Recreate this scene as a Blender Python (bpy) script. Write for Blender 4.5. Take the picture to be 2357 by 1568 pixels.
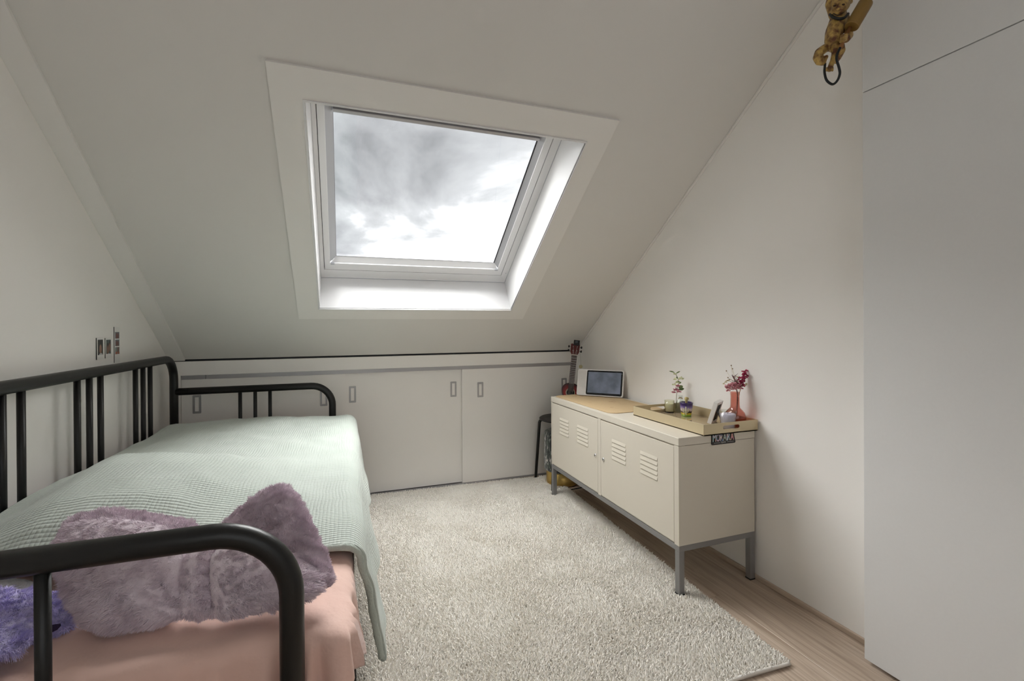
import bpy, bmesh, math, random
import numpy as np
from mathutils import Vector, Matrix

# ------------------------------------------------------------------ clear
for o in list(bpy.data.objects):
    bpy.data.objects.remove(o, do_unlink=True)
scene = bpy.context.scene
C = scene.collection
rng = np.random.default_rng(7)
random.seed(7)

# ------------------------------------------------------------------ camera
IW, IH = 2357, 1568
CH, YAW, PIT, ROL, FPX, SY = 1.0701, .3487, -.0031, -.0061, 1068.05, -27.16
_f = Vector((math.sin(YAW)*math.cos(PIT), math.cos(YAW)*math.cos(PIT), math.sin(PIT)))
_r = Vector((math.cos(YAW), -math.sin(YAW), 0)); _u = _r.cross(_f)
CR = math.cos(ROL)*_r + math.sin(ROL)*_u
CU = -math.sin(ROL)*_r + math.cos(ROL)*_u
cam_d = bpy.data.cameras.new('camera')
cam = bpy.data.objects.new('camera', cam_d); C.objects.link(cam)
cam_d.sensor_width = 36; cam_d.lens = FPX/IW*36
cam_d.shift_y = SY/IW
cam_d.clip_start = .02
M = Matrix.Identity(4)
for i in range(3):
    M[i][0] = CR[i]; M[i][1] = CU[i]; M[i][2] = -_f[i]
M[0][3], M[1][3], M[2][3] = 0, 0, CH
cam.matrix_world = M
scene.camera = cam

def px(x, y, d):
    """photo pixel -> point at forward distance d"""
    return Vector((0, 0, CH)) + d*(_f + CR*((x-IW/2)/FPX) - CU*((y-IH/2-SY)/FPX))

# ------------------------------------------------------------------ world, light, exposure
vs = scene.view_settings
vs.view_transform = 'Standard'; vs.look = 'None'; vs.gamma = 1; vs.use_curve_mapping = False
vs.exposure = 1.0
SKY = 1.2
SUN = 15.5
scene.cycles.diffuse_bounces = 10; scene.cycles.max_bounces = 16; scene.cycles.transparent_max_bounces = 24
world = bpy.data.worlds.new('sky'); scene.world = world; world.use_nodes = True
nt = world.node_tree; nt.nodes.clear()
def N(nt, t, **k):
    n = nt.nodes.new(t)
    for a, b in k.items(): setattr(n, a, b)
    return n
tc = N(nt, 'ShaderNodeTexCoord')
sep = N(nt, 'ShaderNodeSeparateXYZ'); nt.links.new(tc.outputs['Generated'], sep.inputs[0])
zz = N(nt, 'ShaderNodeMath', operation='MAXIMUM'); zz.inputs[1].default_value = .0
nt.links.new(sep.outputs[2], zz.inputs[0])
za = N(nt, 'ShaderNodeMath', operation='ADD'); za.inputs[1].default_value = .25; nt.links.new(zz.outputs[0], za.inputs[0])
dx = N(nt, 'ShaderNodeMath', operation='DIVIDE'); nt.links.new(sep.outputs[0], dx.inputs[0]); nt.links.new(za.outputs[0], dx.inputs[1])
dy = N(nt, 'ShaderNodeMath', operation='DIVIDE'); nt.links.new(sep.outputs[1], dy.inputs[0]); nt.links.new(za.outputs[0], dy.inputs[1])
cb = N(nt, 'ShaderNodeCombineXYZ'); nt.links.new(dx.outputs[0], cb.inputs[0]); nt.links.new(dy.outputs[0], cb.inputs[1])
cb.inputs[2].default_value = 3.3
nz = N(nt, 'ShaderNodeTexNoise'); nz.inputs['Scale'].default_value = 1.35; nz.inputs['Detail'].default_value = 7
nz.inputs['Roughness'].default_value = .52; nz.inputs['Distortion'].default_value = .35
nt.links.new(cb.outputs[0], nz.inputs['Vector'])
rp = N(nt, 'ShaderNodeValToRGB')
rp.color_ramp.elements[0].position = .34; rp.color_ramp.elements[0].color = (.17, .174, .185, 1)
rp.color_ramp.elements[1].position = .62; rp.color_ramp.elements[1].color = (1.0, 1.0, 1.0, 1)
e = rp.color_ramp.elements.new(.48); e.color = (.37, .375, .39, 1)
nt.links.new(nz.outputs[0], rp.inputs[0])
bgn = N(nt, 'ShaderNodeBackground'); bgn.inputs[1].default_value = SKY
nt.links.new(rp.outputs[0], bgn.inputs[0])
wo = N(nt, 'ShaderNodeOutputWorld'); nt.links.new(bgn.outputs[0], wo.inputs[0])

# veiled sun behind the clouds, above the frame, shining in through the skylight
sd = bpy.data.lights.new('sun', 'SUN'); sd.energy = SUN; sd.angle = math.radians(95); sd.color = (1.0, .985, .97)
so = bpy.data.objects.new('sun', sd); C.objects.link(so)
so.rotation_euler = Vector((.08, -.36, -.93)).to_track_quat('-Z', 'Y').to_euler()
so.location = (0, 6, 6)

# ------------------------------------------------------------------ materials
def lin(c):
    return tuple(((v/255)/12.92 if v/255 <= .04045 else ((v/255+.055)/1.055)**2.4) for v in c)
MATS = {}
def mat(name, col, rough=.6, metal=0., bump=None, var=None, coat=0., trans=0., sheen=0., spec=.5, ior=1.45, emit=None):
    """bump=(scale, strength, distance); var=(scale, amount) colour mottling"""
    if name in MATS: return MATS[name]
    m = bpy.data.materials.new(name); m.use_nodes = True
    nt = m.node_tree; b = nt.nodes['Principled BSDF']
    b.inputs['Base Color'].default_value = (*col, 1)
    b.inputs['Roughness'].default_value = rough; b.inputs['Metallic'].default_value = metal
    b.inputs['Coat Weight'].default_value = coat; b.inputs['Transmission Weight'].default_value = trans
    b.inputs['Sheen Weight'].default_value = sheen; b.inputs['Specular IOR Level'].default_value = spec
    b.inputs['IOR'].default_value = ior
    if emit:
        b.inputs['Emission Color'].default_value = (*emit[0], 1); b.inputs['Emission Strength'].default_value = emit[1]
    tc = None
    if bump or var:
        tc = N(nt, 'ShaderNodeTexCoord')
    if var:
        n = N(nt, 'ShaderNodeTexNoise'); n.inputs['Scale'].default_value = var[0]; n.inputs['Detail'].default_value = 4
        nt.links.new(tc.outputs['Object'], n.inputs['Vector'])
        mx = N(nt, 'ShaderNodeMix', data_type='RGBA')
        mx.inputs[6].default_value = (*[max(0, v*(1-var[1])) for v in col], 1)
        mx.inputs[7].default_value = (*[min(1, v*(1+var[1])) for v in col], 1)
        nt.links.new(n.outputs[0], mx.inputs[0]); nt.links.new(mx.outputs[2], b.inputs['Base Color'])
    if bump:
        n = N(nt, 'ShaderNodeTexNoise'); n.inputs['Scale'].default_value = bump[0]; n.inputs['Detail'].default_value = 4
        nt.links.new(tc.outputs['Object'], n.inputs['Vector'])
        bp = N(nt, 'ShaderNodeBump'); bp.inputs['Strength'].default_value = bump[1]; bp.inputs['Distance'].default_value = bump[2]
        nt.links.new(n.outputs[0], bp.inputs['Height']); nt.links.new(bp.outputs[0], b.inputs['Normal'])
    MATS[name] = m
    return m

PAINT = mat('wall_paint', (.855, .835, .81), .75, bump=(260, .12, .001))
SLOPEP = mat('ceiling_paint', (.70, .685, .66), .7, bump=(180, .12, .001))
TRIMW = mat('trim_white', (.78, .765, .74), .5, bump=(90, .05, .001))
DOORW = mat('door_white', (.90, .875, .845), .5, bump=(220, .06, .001))
WINW = mat('window_white', (.76, .76, .77), .25)
BEADG = mat('bead_grey', (.45, .46, .49), .4)
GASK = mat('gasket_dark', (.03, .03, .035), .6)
ALU = mat('brushed_aluminium', (.42, .41, .42), .4, .6, bump=(400, .1, .0005))
BLACKM = mat('black_powder_coat', (.0075, .0075, .0072), .38, bump=(420, .25, .0006))
CREAM = mat('cream_steel', (.60, .555, .475), .38, bump=(300, .05, .0005))
GREYST = mat('grey_steel', (.27, .265, .265), .45, .5)
BLACKP = mat('black_plastic', (.01, .01, .011), .35)
CHROME = mat('chrome', (.75, .75, .76), .15, 1.)
WHITEP = mat('white_plastic', (.8, .8, .8), .4)
WARDR = mat('wardrobe_white', (.70, .70, .70), .55, bump=(500, .12, .0006), var=(120, .02))

def wood_mat():
    m = bpy.data.materials.new('oak_laminate'); m.use_nodes = True
    nt = m.node_tree; b = nt.nodes['Principled BSDF']; b.inputs['Roughness'].default_value = .42
    tc = N(nt, 'ShaderNodeTexCoord'); oi = N(nt, 'ShaderNodeObjectInfo')
    mp = N(nt, 'ShaderNodeMapping'); mp.inputs['Scale'].default_value = (22, 1.3, 4)
    ad = N(nt, 'ShaderNodeVectorMath', operation='MULTIPLY_ADD')
    ad.inputs[1].default_value = (1, 1, 1)
    sc = N(nt, 'ShaderNodeVectorMath', operation='SCALE'); sc.inputs[0].default_value = (13.1, 7.7, 3.3)
    nt.links.new(oi.outputs['Random'], sc.inputs['Scale'])
    nt.links.new(tc.outputs['Object'], ad.inputs[0]); nt.links.new(sc.outputs[0], ad.inputs[2])
    nt.links.new(ad.outputs[0], mp.inputs[0])
    n1 = N(nt, 'ShaderNodeTexNoise'); n1.inputs['Scale'].default_value = 1.4; n1.inputs['Detail'].default_value = 6; n1.inputs['Distortion'].default_value = 1.2
    nt.links.new(mp.outputs[0], n1.inputs['Vector'])
    mp2 = N(nt, 'ShaderNodeMapping'); mp2.inputs['Scale'].default_value = (210, 4, 4)
    nt.links.new(ad.outputs[0], mp2.inputs[0])
    n2 = N(nt, 'ShaderNodeTexNoise'); n2.inputs['Scale'].default_value = 1.; n2.inputs['Detail'].default_value = 3
    nt.links.new(mp2.outputs[0], n2.inputs['Vector'])
    r = N(nt, 'ShaderNodeValToRGB')
    r.color_ramp.elements[0].position = .3; r.color_ramp.elements[0].color = (.36, .27, .20, 1)
    r.color_ramp.elements[1].position = .66; r.color_ramp.elements[1].color = (.60, .49, .395, 1)
    nt.links.new(n1.outputs[0], r.inputs[0])
    mx = N(nt, 'ShaderNodeMix', data_type='RGBA', blend_type='MULTIPLY'); mx.inputs[0].default_value = .45
    nt.links.new(r.outputs[0], mx.inputs[6])
    r2 = N(nt, 'ShaderNodeValToRGB'); r2.color_ramp.elements[0].position = .35; r2.color_ramp.elements[0].color = (.6, .57, .54, 1)
    r2.color_ramp.elements[1].position = .6
    nt.links.new(n2.outputs[0], r2.inputs[0]); nt.links.new(r2.outputs[0], mx.inputs[7])
    hv = N(nt, 'ShaderNodeHueSaturation')
    mr = N(nt, 'ShaderNodeMapRange'); mr.inputs[3].default_value = .9; mr.inputs[4].default_value = 1.1
    nt.links.new(oi.outputs['Random'], mr.inputs[0]); nt.links.new(mr.outputs[0], hv.inputs['Value'])
    nt.links.new(mx.outputs[2], hv.inputs['Color']); nt.links.new(hv.outputs[0], b.inputs['Base Color'])
    bp = N(nt, 'ShaderNodeBump'); bp.inputs['Strength'].default_value = .15; bp.inputs['Distance'].default_value = .0006
    nt.links.new(n2.outputs[0], bp.inputs['Height']); nt.links.new(bp.outputs[0], b.inputs['Normal'])
    return m
WOOD = wood_mat()

def thin_glass(name, tint=(1, 1, 1), gloss=.06, rough=.0):
    m = bpy.data.materials.new(name); m.use_nodes = True
    nt = m.node_tree; nt.nodes.clear()
    t = N(nt, 'ShaderNodeBsdfTransparent'); t.inputs[0].default_value = (*tint, 1)
    g = N(nt, 'ShaderNodeBsdfGlossy'); g.inputs['Roughness'].default_value = rough; g.inputs[0].default_value = (.9, .9, .9, 1)
    lwf = N(nt, 'ShaderNodeLayerWeight'); lwf.inputs[0].default_value = .5
    pwn = N(nt, 'ShaderNodeMath', operation='POWER'); pwn.inputs[1].default_value = 4; nt.links.new(lwf.outputs['Facing'], pwn.inputs[0])
    lw = N(nt, 'ShaderNodeMath', operation='MULTIPLY_ADD'); lw.inputs[1].default_value = .8; lw.inputs[2].default_value = .04
    nt.links.new(pwn.outputs[0], lw.inputs[0])
    mx = N(nt, 'ShaderNodeMixShader'); o = N(nt, 'ShaderNodeOutputMaterial')
    if gloss > 0: nt.links.new(lw.outputs[0], mx.inputs[0])
    else: mx.inputs[0].default_value = 0
    nt.links.new(t.outputs[0], mx.inputs[1]); nt.links.new(g.outputs[0], mx.inputs[2]); nt.links.new(mx.outputs[0], o.inputs[0])
    return m
PANE = thin_glass('window_glass', (.97, .98, .98))
CLEAR = thin_glass('clear_glass', (.93, .95, .94))
PINKG = thin_glass('rose_glass', (.925, .71, .66))
GREENG = thin_glass('smoke_glass', (.95, .955, .89))

# ------------------------------------------------------------------ mesh helpers
def link(name, me, m=None, parent=None, smooth=False):
    o = bpy.data.objects.new(name, me); C.objects.link(o)
    if m is not None and not me.materials: me.materials.append(m)
    if parent is not None: o.parent = parent
    if smooth:
        me.polygons.foreach_set('use_smooth', [True]*len(me.polygons))
    return o
def pyd(name, v, f, m=None, parent=None, smooth=False):
    me = bpy.data.meshes.new(name); me.from_pydata([tuple(a) for a in v], [], [tuple(a) for a in f]); me.update()
    return link(name, me, m, parent, smooth)
def npmesh(name, V, F, m=None, parent=None, smooth=False):
    """fast mesh from numpy verts (n,3) and faces (k,3|4)"""
    me = bpy.data.meshes.new(name)
    V = np.asarray(V, np.float32); F = np.asarray(F, np.int32); k = F.shape[1]
    me.vertices.add(len(V)); me.vertices.foreach_set('co', V.ravel())
    me.loops.add(F.size); me.loops.foreach_set('vertex_index', F.ravel())
    me.polygons.add(len(F)); me.polygons.foreach_set('loop_start', np.arange(0, F.size, k, dtype=np.int32))
    me.polygons.foreach_set('loop_total', np.full(len(F), k, np.int32))
    me.update(calc_edges=True); me.validate()
    o = link(name, me, m, parent)
    if smooth: me.polygons.foreach_set('use_smooth', np.ones(len(F), bool))
    return o
def box(name, a, b, m=None, parent=None, bev=0., seg=2):
    bm = bmesh.new(); bmesh.ops.create_cube(bm, size=1)
    for v in bm.verts:
        v.co = Vector([(a[i]+b[i])/2 + v.co[i]*(b[i]-a[i]) for i in range(3)])
    if bev: bmesh.ops.bevel(bm, geom=bm.edges[:], offset=bev, segments=seg, affect='EDGES', profile=.6)
    me = bpy.data.meshes.new(name); bm.to_mesh(me); bm.free()
    return link(name, me, m, parent, smooth=False)
def thing(name, label, cat, loc=(0, 0, 0), rz=0., group=None):
    o = bpy.data.objects.new(name, None); C.objects.link(o); o.location = loc; o.rotation_euler = (0, 0, rz)
    o.empty_display_size = .05
    return tag(o, label, cat, group)
def tag(o, label, cat, group=None):
    o['label'] = label; o['category'] = cat
    if group: o['group'] = group
    return o
def struct(o, label=None):
    o['kind'] = 'structure'
    if label: o['label'] = label
    return o
def fillet(pts, rads, n=8):
    """polyline with rounded corners"""
    pts = [Vector(p) for p in pts]; out = [pts[0]]
    for i in range(1, len(pts)-1):
        r = rads[i-1] if isinstance(rads, (list, tuple)) else rads
        a = (pts[i-1]-pts[i]).normalized(); b = (pts[i+1]-pts[i]).normalized()
        ang = a.angle(b); t = r/math.tan(ang/2)
        p0 = pts[i]+a*t; p1 = pts[i]+b*t
        c = pts[i] + (a+b).normalized()*(r/math.sin(ang/2))
        v0 = p0-c; v1 = p1-c; tot = v0.angle(v1); ax = v0.cross(v1).normalized()
        for k in range(n+1):
            out.append(c + Matrix.Rotation(tot*k/n, 3, ax) @ v0)
    out.append(pts[-1]); return out
def spline(pts, n=8):
    """Catmull-Rom through the points"""
    P = [Vector(p) for p in pts]; P = [P[0]*2-P[1]]+P+[P[-1]*2-P[-2]]; out = []
    for i in range(1, len(P)-2):
        for k in range(n):
            t = k/n; a, b, c, d = P[i-1:i+3]
            out.append(.5*((2*b)+(c-a)*t+(2*a-5*b+4*c-d)*t*t+(3*b-a-3*c+d)*t**3))
    out.append(P[-2]); return out
def tube_geo(path, rad, sides=12, V=None, F=None):
    V = [] if V is None else V; F = [] if F is None else F
    path = [Vector(p) for p in path]; n = len(path)
    rs = rad if isinstance(rad, (list, tuple)) else [rad]*n
    t0 = (path[1]-path[0]).normalized()
    up = Vector((0, 0, 1)) if abs(t0.z) < .9 else Vector((1, 0, 0))
    nx = t0.cross(up).normalized(); base = len(V)
    for i in range(n):
        t = (path[min(i+1, n-1)]-path[max(i-1, 0)]).normalized()
        nx = (nx - t*nx.dot(t)).normalized(); ny = t.cross(nx)
        for k in range(sides):
            a = 2*math.pi*k/sides; V.append(path[i]+rs[i]*(math.cos(a)*nx+math.sin(a)*ny))
    for i in range(n-1):
        for k in range(sides):
            a = base+i*sides+k; b = base+i*sides+(k+1) % sides
            F.append((a, b, b+sides, a+sides))
    F.append(tuple(base+k for k in range(sides))[::-1]); F.append(tuple(base+(n-1)*sides+k for k in range(sides)))
    return V, F
def tube(name, path, rad, m, parent=None, sides=14):
    V, F = tube_geo(path, rad, sides); return pyd(name, V, F, m, parent, smooth=True)
def lathe(name, prof, m, parent=None, n=40, smooth=True, c=(0, 0, 0)):
    V = []; F = []
    for r, z in prof:
        for k in range(n):
            a = 2*math.pi*k/n; V.append((c[0]+r*math.cos(a), c[1]+r*math.sin(a), c[2]+z))
    for i in range(len(prof)-1):
        for k in range(n):
            F.append((i*n+k, i*n+(k+1) % n, (i+1)*n+(k+1) % n, (i+1)*n+k))
    if prof[0][0] > 1e-6: F.append(tuple(range(n))[::-1])
    if prof[-1][0] > 1e-6: F.append(tuple((len(prof)-1)*n+k for k in range(n)))
    o = pyd(name, V, F, m, parent, smooth)
    return o
def prism(name, outl, h, m, parent=None, bev=0., mtx=None):
    """outline (x,y) extruded from z=0 to h"""
    bm = bmesh.new(); vs_ = [bm.verts.new((x, y, 0)) for x, y in outl]; f = bm.faces.new(vs_)
    r = bmesh.ops.extrude_face_region(bm, geom=[f])
    for g in r['geom']:
        if isinstance(g, bmesh.types.BMVert): g.co.z += h
    bmesh.ops.recalc_face_normals(bm, faces=bm.faces[:])
    if bev:
        es = [e for e in bm.edges if abs(e.verts[0].co.z-e.verts[1].co.z) < 1e-6]
        bmesh.ops.bevel(bm, geom=es, offset=bev, segments=2, affect='EDGES')
    if mtx is not None: bm.transform(mtx)
    me = bpy.data.meshes.new(name); bm.to_mesh(me); bm.free()
    return link(name, me, m, parent)
def rrect(x0, x1, y0, y1, r, n=6):
    out = []
    for cx, cy, a0 in ((x1-r, y1-r, 0), (x0+r, y1-r, 90), (x0+r, y0+r, 180), (x1-r, y0+r, 270)):
        for k in range(n+1):
            a = math.radians(a0+90*k/n); out.append((cx+r*math.cos(a), cy+r*math.sin(a)))
    return out
def ring_loft(name, loops, m, parent=None, close=False):
    """rectangular loops (x0,x1,s0,s1,n) joined in sequence"""
    V = []; F = []
    for x0, x1, s0, s1, n in loops:
        V += [(x0, s0, n), (x1, s0, n), (x1, s1, n), (x0, s1, n)]
    L = len(loops)
    for i in range(L if close else L-1):
        j = (i+1) % L
        for k in range(4):
            F.append((i*4+k, i*4+(k+1) % 4, j*4+(k+1) % 4, j*4+k))
    return pyd(name, V, F, m, parent)
def text_mesh(name, s, size, m, parent, mtx, extr=.0004, shear=0., align='LEFT'):
    cu = bpy.data.curves.new(name, 'FONT'); cu.body = s; cu.size = size; cu.extrude = extr; cu.shear = shear; cu.align_x = align
    cu.resolution_u = 3; cu.offset = .018*size if name == 'letter' else 0
    tmp = bpy.data.objects.new(name+'_tmp', cu); C.objects.link(tmp)
    dg = bpy.context.evaluated_depsgraph_get(); dg.update()
    me = bpy.data.meshes.new_from_object(tmp.evaluated_get(dg)); bpy.data.objects.remove(tmp, do_unlink=True)
    me.transform(mtx); me.materials.clear(); me.name = name
    return link(name, me, m, parent)
def vnoise(p, seed=0):
    """cheap smooth 2-D value noise, p (n,2)"""
    r = np.random.default_rng(seed); T = r.random((64, 64))
    i = np.floor(p).astype(int); f = p-i; f = f*f*(3-2*f)
    a = T[i[:, 0] % 64, i[:, 1] % 64]; b = T[(i[:, 0]+1) % 64, i[:, 1] % 64]
    c = T[i[:, 0] % 64, (i[:, 1]+1) % 64]; d = T[(i[:, 0]+1) % 64, (i[:, 1]+1) % 64]
    return (a*(1-f[:, 0])+b*f[:, 0])*(1-f[:, 1]) + (c*(1-f[:, 0])+d*f[:, 0])*f[:, 1]
def blades(name, P, D, L, Wd, bend, m, parent=None, seg=2):
    """hair-like tapered strips at points P along D, bent by vector field bend; one mesh"""
    n = len(P); P = np.asarray(P); D = np.asarray(D); L = np.asarray(L).reshape(-1, 1); Wd = np.asarray(Wd).reshape(-1, 1)
    rv = rng.normal(size=(n, 3)); S = np.cross(D, rv); S /= np.linalg.norm(S, axis=1, keepdims=True)+1e-9
    rows = []
    for k in range(seg+1):
        t = k/seg; c = P + D*L*t*(1-.25*t) + bend*L*t*t
        w = Wd*(1-.85*t**1.6)
        rows.append(np.stack([c-S*w, c+S*w], 1))
    V = np.concatenate(rows, 1).reshape(-1, 3)             # n*(seg+1)*2
    st = (seg+1)*2; base = np.arange(n)[:, None]*st
    F = np.concatenate([base+np.array([[2*k, 2*k+1, 2*k+3, 2*k+2]]) for k in range(seg)], 0)
    o = npmesh(name, V, F, m, parent, smooth=True); o['kind'] = 'stuff'
    return o
def sample_mesh(V, F, n):
    """random points and normals on a tri/quad mesh (numpy)"""
    V = np.asarray(V, float); F = np.asarray(F)
    T = np.concatenate([F[:, [0, 1, 2]], F[:, [0, 2, 3]]]) if F.shape[1] == 4 else F
    a, b, c = V[T[:, 0]], V[T[:, 1]], V[T[:, 2]]
    nn = np.cross(b-a, c-a); ar = np.linalg.norm(nn, axis=1); pr = ar/ar.sum()
    i = rng.choice(len(T), n, p=pr); r1 = np.sqrt(rng.random((n, 1))); r2 = rng.random((n, 1))
    p = (1-r1)*a[i]+r1*(1-r2)*b[i]+r1*r2*c[i]
    return p, nn[i]/(ar[i][:, None]+1e-12)

# ================================================================== ROOM
XL, XR, YB, ZK, SL = -.91, 1.64, 3.0824, .9001, .6208
YN, ZC = -1.0, 2.5
cs, sn = math.cos(SL), math.sin(SL)
floor = struct(box('floor', (XL-.1, YN-.1, -.06), (2.35, YB+.2, -.008), WOOD), 'pale oak laminate floor')
pw, pl = .192, 1.38
row = 0
x = XL+.002
while x < 2.25:
    y = YN - (row*.53 % pl)
    while y < YB+.1:
        y0, y1 = max(y, YN), min(y+pl, YB+.1)
        if y1-y0 > .05:
            x1 = min(x+pw, 2.25)
            hw, hl, e = (x1-x)/2, (y1-y0)/2, .0009
            V = [(-hw, -hl, -.008), (hw, -hl, -.008), (hw, hl, -.008), (-hw, hl, -.008),
                 (-hw, -hl, -.0008), (hw, -hl, -.0008), (hw, hl, -.0008), (-hw, hl, -.0008),
                 (-hw+e, -hl+e, 0), (hw-e, -hl+e, 0), (hw-e, hl-e, 0), (-hw+e, hl-e, 0)]
            F = [(3, 2, 1, 0), (8, 9, 10, 11)]
            for a in (0, 4):
                for k in range(4): F.append((a+k, a+(k+1) % 4, a+4+(k+1) % 4, a+4+k))
            o = pyd('plank', V, F, WOOD, floor); o.location = (x+hw, (y0+y1)/2, 0)
        y += pl
    x += pw; row += 1

wall_left = struct(box('wall_left', (XL-.12, YN-.1, -.06), (XL, YB+.3, 3.0), PAINT), 'plain white left wall')
wr = struct(box('wall_right', (XR, 1.012, -.06), (XR+.12, YB+.3, 3.0), PAINT), 'plain white right wall')
struct(box('wall_right_niche', (2.25, YN-.1, -.06), (2.35, 1.2, 3.0), PAINT))
struct(box('wall_right_return', (XR+.12, 1.012, -.06), (2.35, 1.1, 3.0), PAINT))
# wall behind the viewer, with a window added to bring in fill light
for a, b in (((XL-.1, -.06), (-.7, 3.0)), ((1.3, -.06), (2.35, 3.0)), ((-.7, -.06), (1.3, .85)), ((-.7, 2.25), (1.3, 3.0))):
    struct(box('wall_back', (a[0], YN-.1, a[1]), (b[0], YN, b[1]), PAINT))
w2 = struct(box('fill_window', (-.7, YN-.06, .85), (-.65, YN-.02, 2.25), WINW), 'added fill-light window behind the viewer')
box('window_frame', (1.25, YN-.06, .85), (1.3, YN-.02, 2.25), WINW, w2); box('window_frame', (-.65, YN-.06, .85), (1.25, YN-.02, .9), WINW, w2)
box('window_frame', (-.65, YN-.06, 2.2), (1.25, YN-.02, 2.25), WINW, w2); box('mullion', (.28, YN-.06, .9), (.32, YN-.02, 2.2), WINW, w2)
box('glass_pane', (-.65, YN-.045, .9), (1.25, YN-.04, 2.2), PANE, w2)

# knee wall with sliding doors -------------------------------------
struct(box('wall_knee', (XL, YB+.13, -.06), (XR, YB+.2, ZK+.25), DOORW), 'back of the low eaves cupboards')
fas = struct(box('trim_1', (XL, YB, .8085), (XR, YB+.13, .8885), DOORW, bev=.002), 'flat white fascia board above the sliding doors')
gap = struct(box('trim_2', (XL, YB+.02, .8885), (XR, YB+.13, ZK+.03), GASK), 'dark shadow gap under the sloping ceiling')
trk = struct(box('trim_3', (-.737, YB-.002, .786), (1.612, YB+.12, .8085), ALU), 'grey aluminium sliding door track')
tr0 = box('track_joint', (-.855, YB-.002, .786), (-.740, YB+.1, .8085), ALU, trk)
trb = struct(box('trim_4', (-.86, YB-.004, 0), (XR, YB+.10, .0075), ALU, bev=.002), 'thin floor track below the sliding doors')
box('track_rib', (-.86, YB+.001, .0075), (XR, YB+.004, .0125), ALU, trb)
struct(box('trim_5', (1.612, YB, 0), (XR, YB+.12, .8085), DOORW), 'narrow filler strip in the corner')
struct(box('trim_6', (XL, YB, 0), (-.86, YB+.12, .8085), DOORW))
def slide_door(n, x0, x1, y, hs, lab):
    d = struct(box('door_%d' % n, (x0, y, .0125 if y > YB+.01 else .009), (x1, y+.016, .786), DOORW, bev=.0012), lab)
    for hx, hz in hs:
        outer = rrect(hx-.021, hx+.021, hz-.052, hz+.052, .004, 3); inner = rrect(hx-.010, hx+.010, hz-.040, hz+.040, .002, 3)
        V = []; F = []; k = len(outer)
        for yy, lp in ((y-.0025, inner), (y-.0025, outer), (y+.001, outer)):
            V += [(a, yy, b) for a, b in lp]
        V += [(a, y+.0002, b) for a, b in inner]
        for a, b in ((0, 1), (1, 2)):
            for i in range(k): F.append((a*k+i, a*k+(i+1) % k, b*k+(i+1) % k, b*k+i))
        for i in range(k): F.append((3*k+i, 3*k+(i+1) % k, (i+1) % k, i))
        h = pyd('handle', V, F, ALU, d)
        pyd('finger_pull', [(a, y-.0002, b) for a, b in inner], [tuple(range(k))], DOORW, h)
    return d
slide_door(1, -.858, .010, YB+.002, [(-.783, .644), (-.116, .644)], 'left white sliding cupboard door behind the bed end')
slide_door(2, -.02, .79, YB+.024, [(.052, .651), (.702, .651)], 'middle white sliding cupboard door between the two others')
slide_door(3, .757, 1.612, YB+.002, [(.886, .641), (1.527, .641)], 'right white sliding cupboard door behind the stool')

# sloping ceiling in its own frame (x, s up the slope, n into the room)
SM = Matrix(((1, 0, 0, 0), (0, -cs, -sn, YB), (0, sn, -cs, ZK), (0, 0, 0, 1)))
def slope_obj(o):
    o.matrix_world = SM; return o
SMAX = 2.95
ox0, ox1, os0, os1 = -.123, .970, .488, 1.650
def slab(xa, xb, sa, sb, n0, n1, V, F):
    b = len(V)
    V += [(xa, sa, n0), (xb, sa, n0), (xb, sb, n0), (xa, sb, n0), (xa, sa, n1), (xb, sa, n1), (xb, sb, n1), (xa, sb, n1)]
    F += [tuple(b+i for i in q) for q in ((0, 3, 2, 1), (4, 5, 6, 7), (0, 1, 5, 4), (1, 2, 6, 5), (2, 3, 7, 6), (3, 0, 4, 7))]
V = []; F = []
for q in ((XL-.12, ox0, 0, SMAX), (ox1, 2.4, 0, SMAX), (ox0, ox1, 0, os0), (ox0, ox1, os1, SMAX)):
    slab(*q, -.30, 0, V, F)
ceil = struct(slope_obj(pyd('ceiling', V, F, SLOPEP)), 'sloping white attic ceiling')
yc = YB-(ZC-ZK)*cs/sn
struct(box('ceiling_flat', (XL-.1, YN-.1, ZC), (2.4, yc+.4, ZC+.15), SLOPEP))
# trims along the slope
t7 = struct(slope_obj(box('trim_7', (XL, .004, .0), (XL+.0745, SMAX-.3, .012), TRIMW, bev=.0015)), 'flat white board along the left edge of the slope')
t8 = struct(slope_obj(box('trim_8', (XR-.011, .0, .0), (XR, SMAX-.3, .011), TRIMW, bev=.004)), 'thin white bead where slope meets right wall')
# casing board around the skylight
V = []; F = []
cx0, cx1, c0, c1 = -.226, 1.074, .396, 1.762
for q in ((cx0, ox0, c0, c1), (ox1, cx1, c0, c1), (ox0, ox1, c0, os0), (ox0, ox1, os1, c1)):
    slab(*q, 0, .011, V, F)
struct(slope_obj(pyd('trim_9', V, F, TRIMW)), 'flat white casing board framing the skylight')

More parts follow.
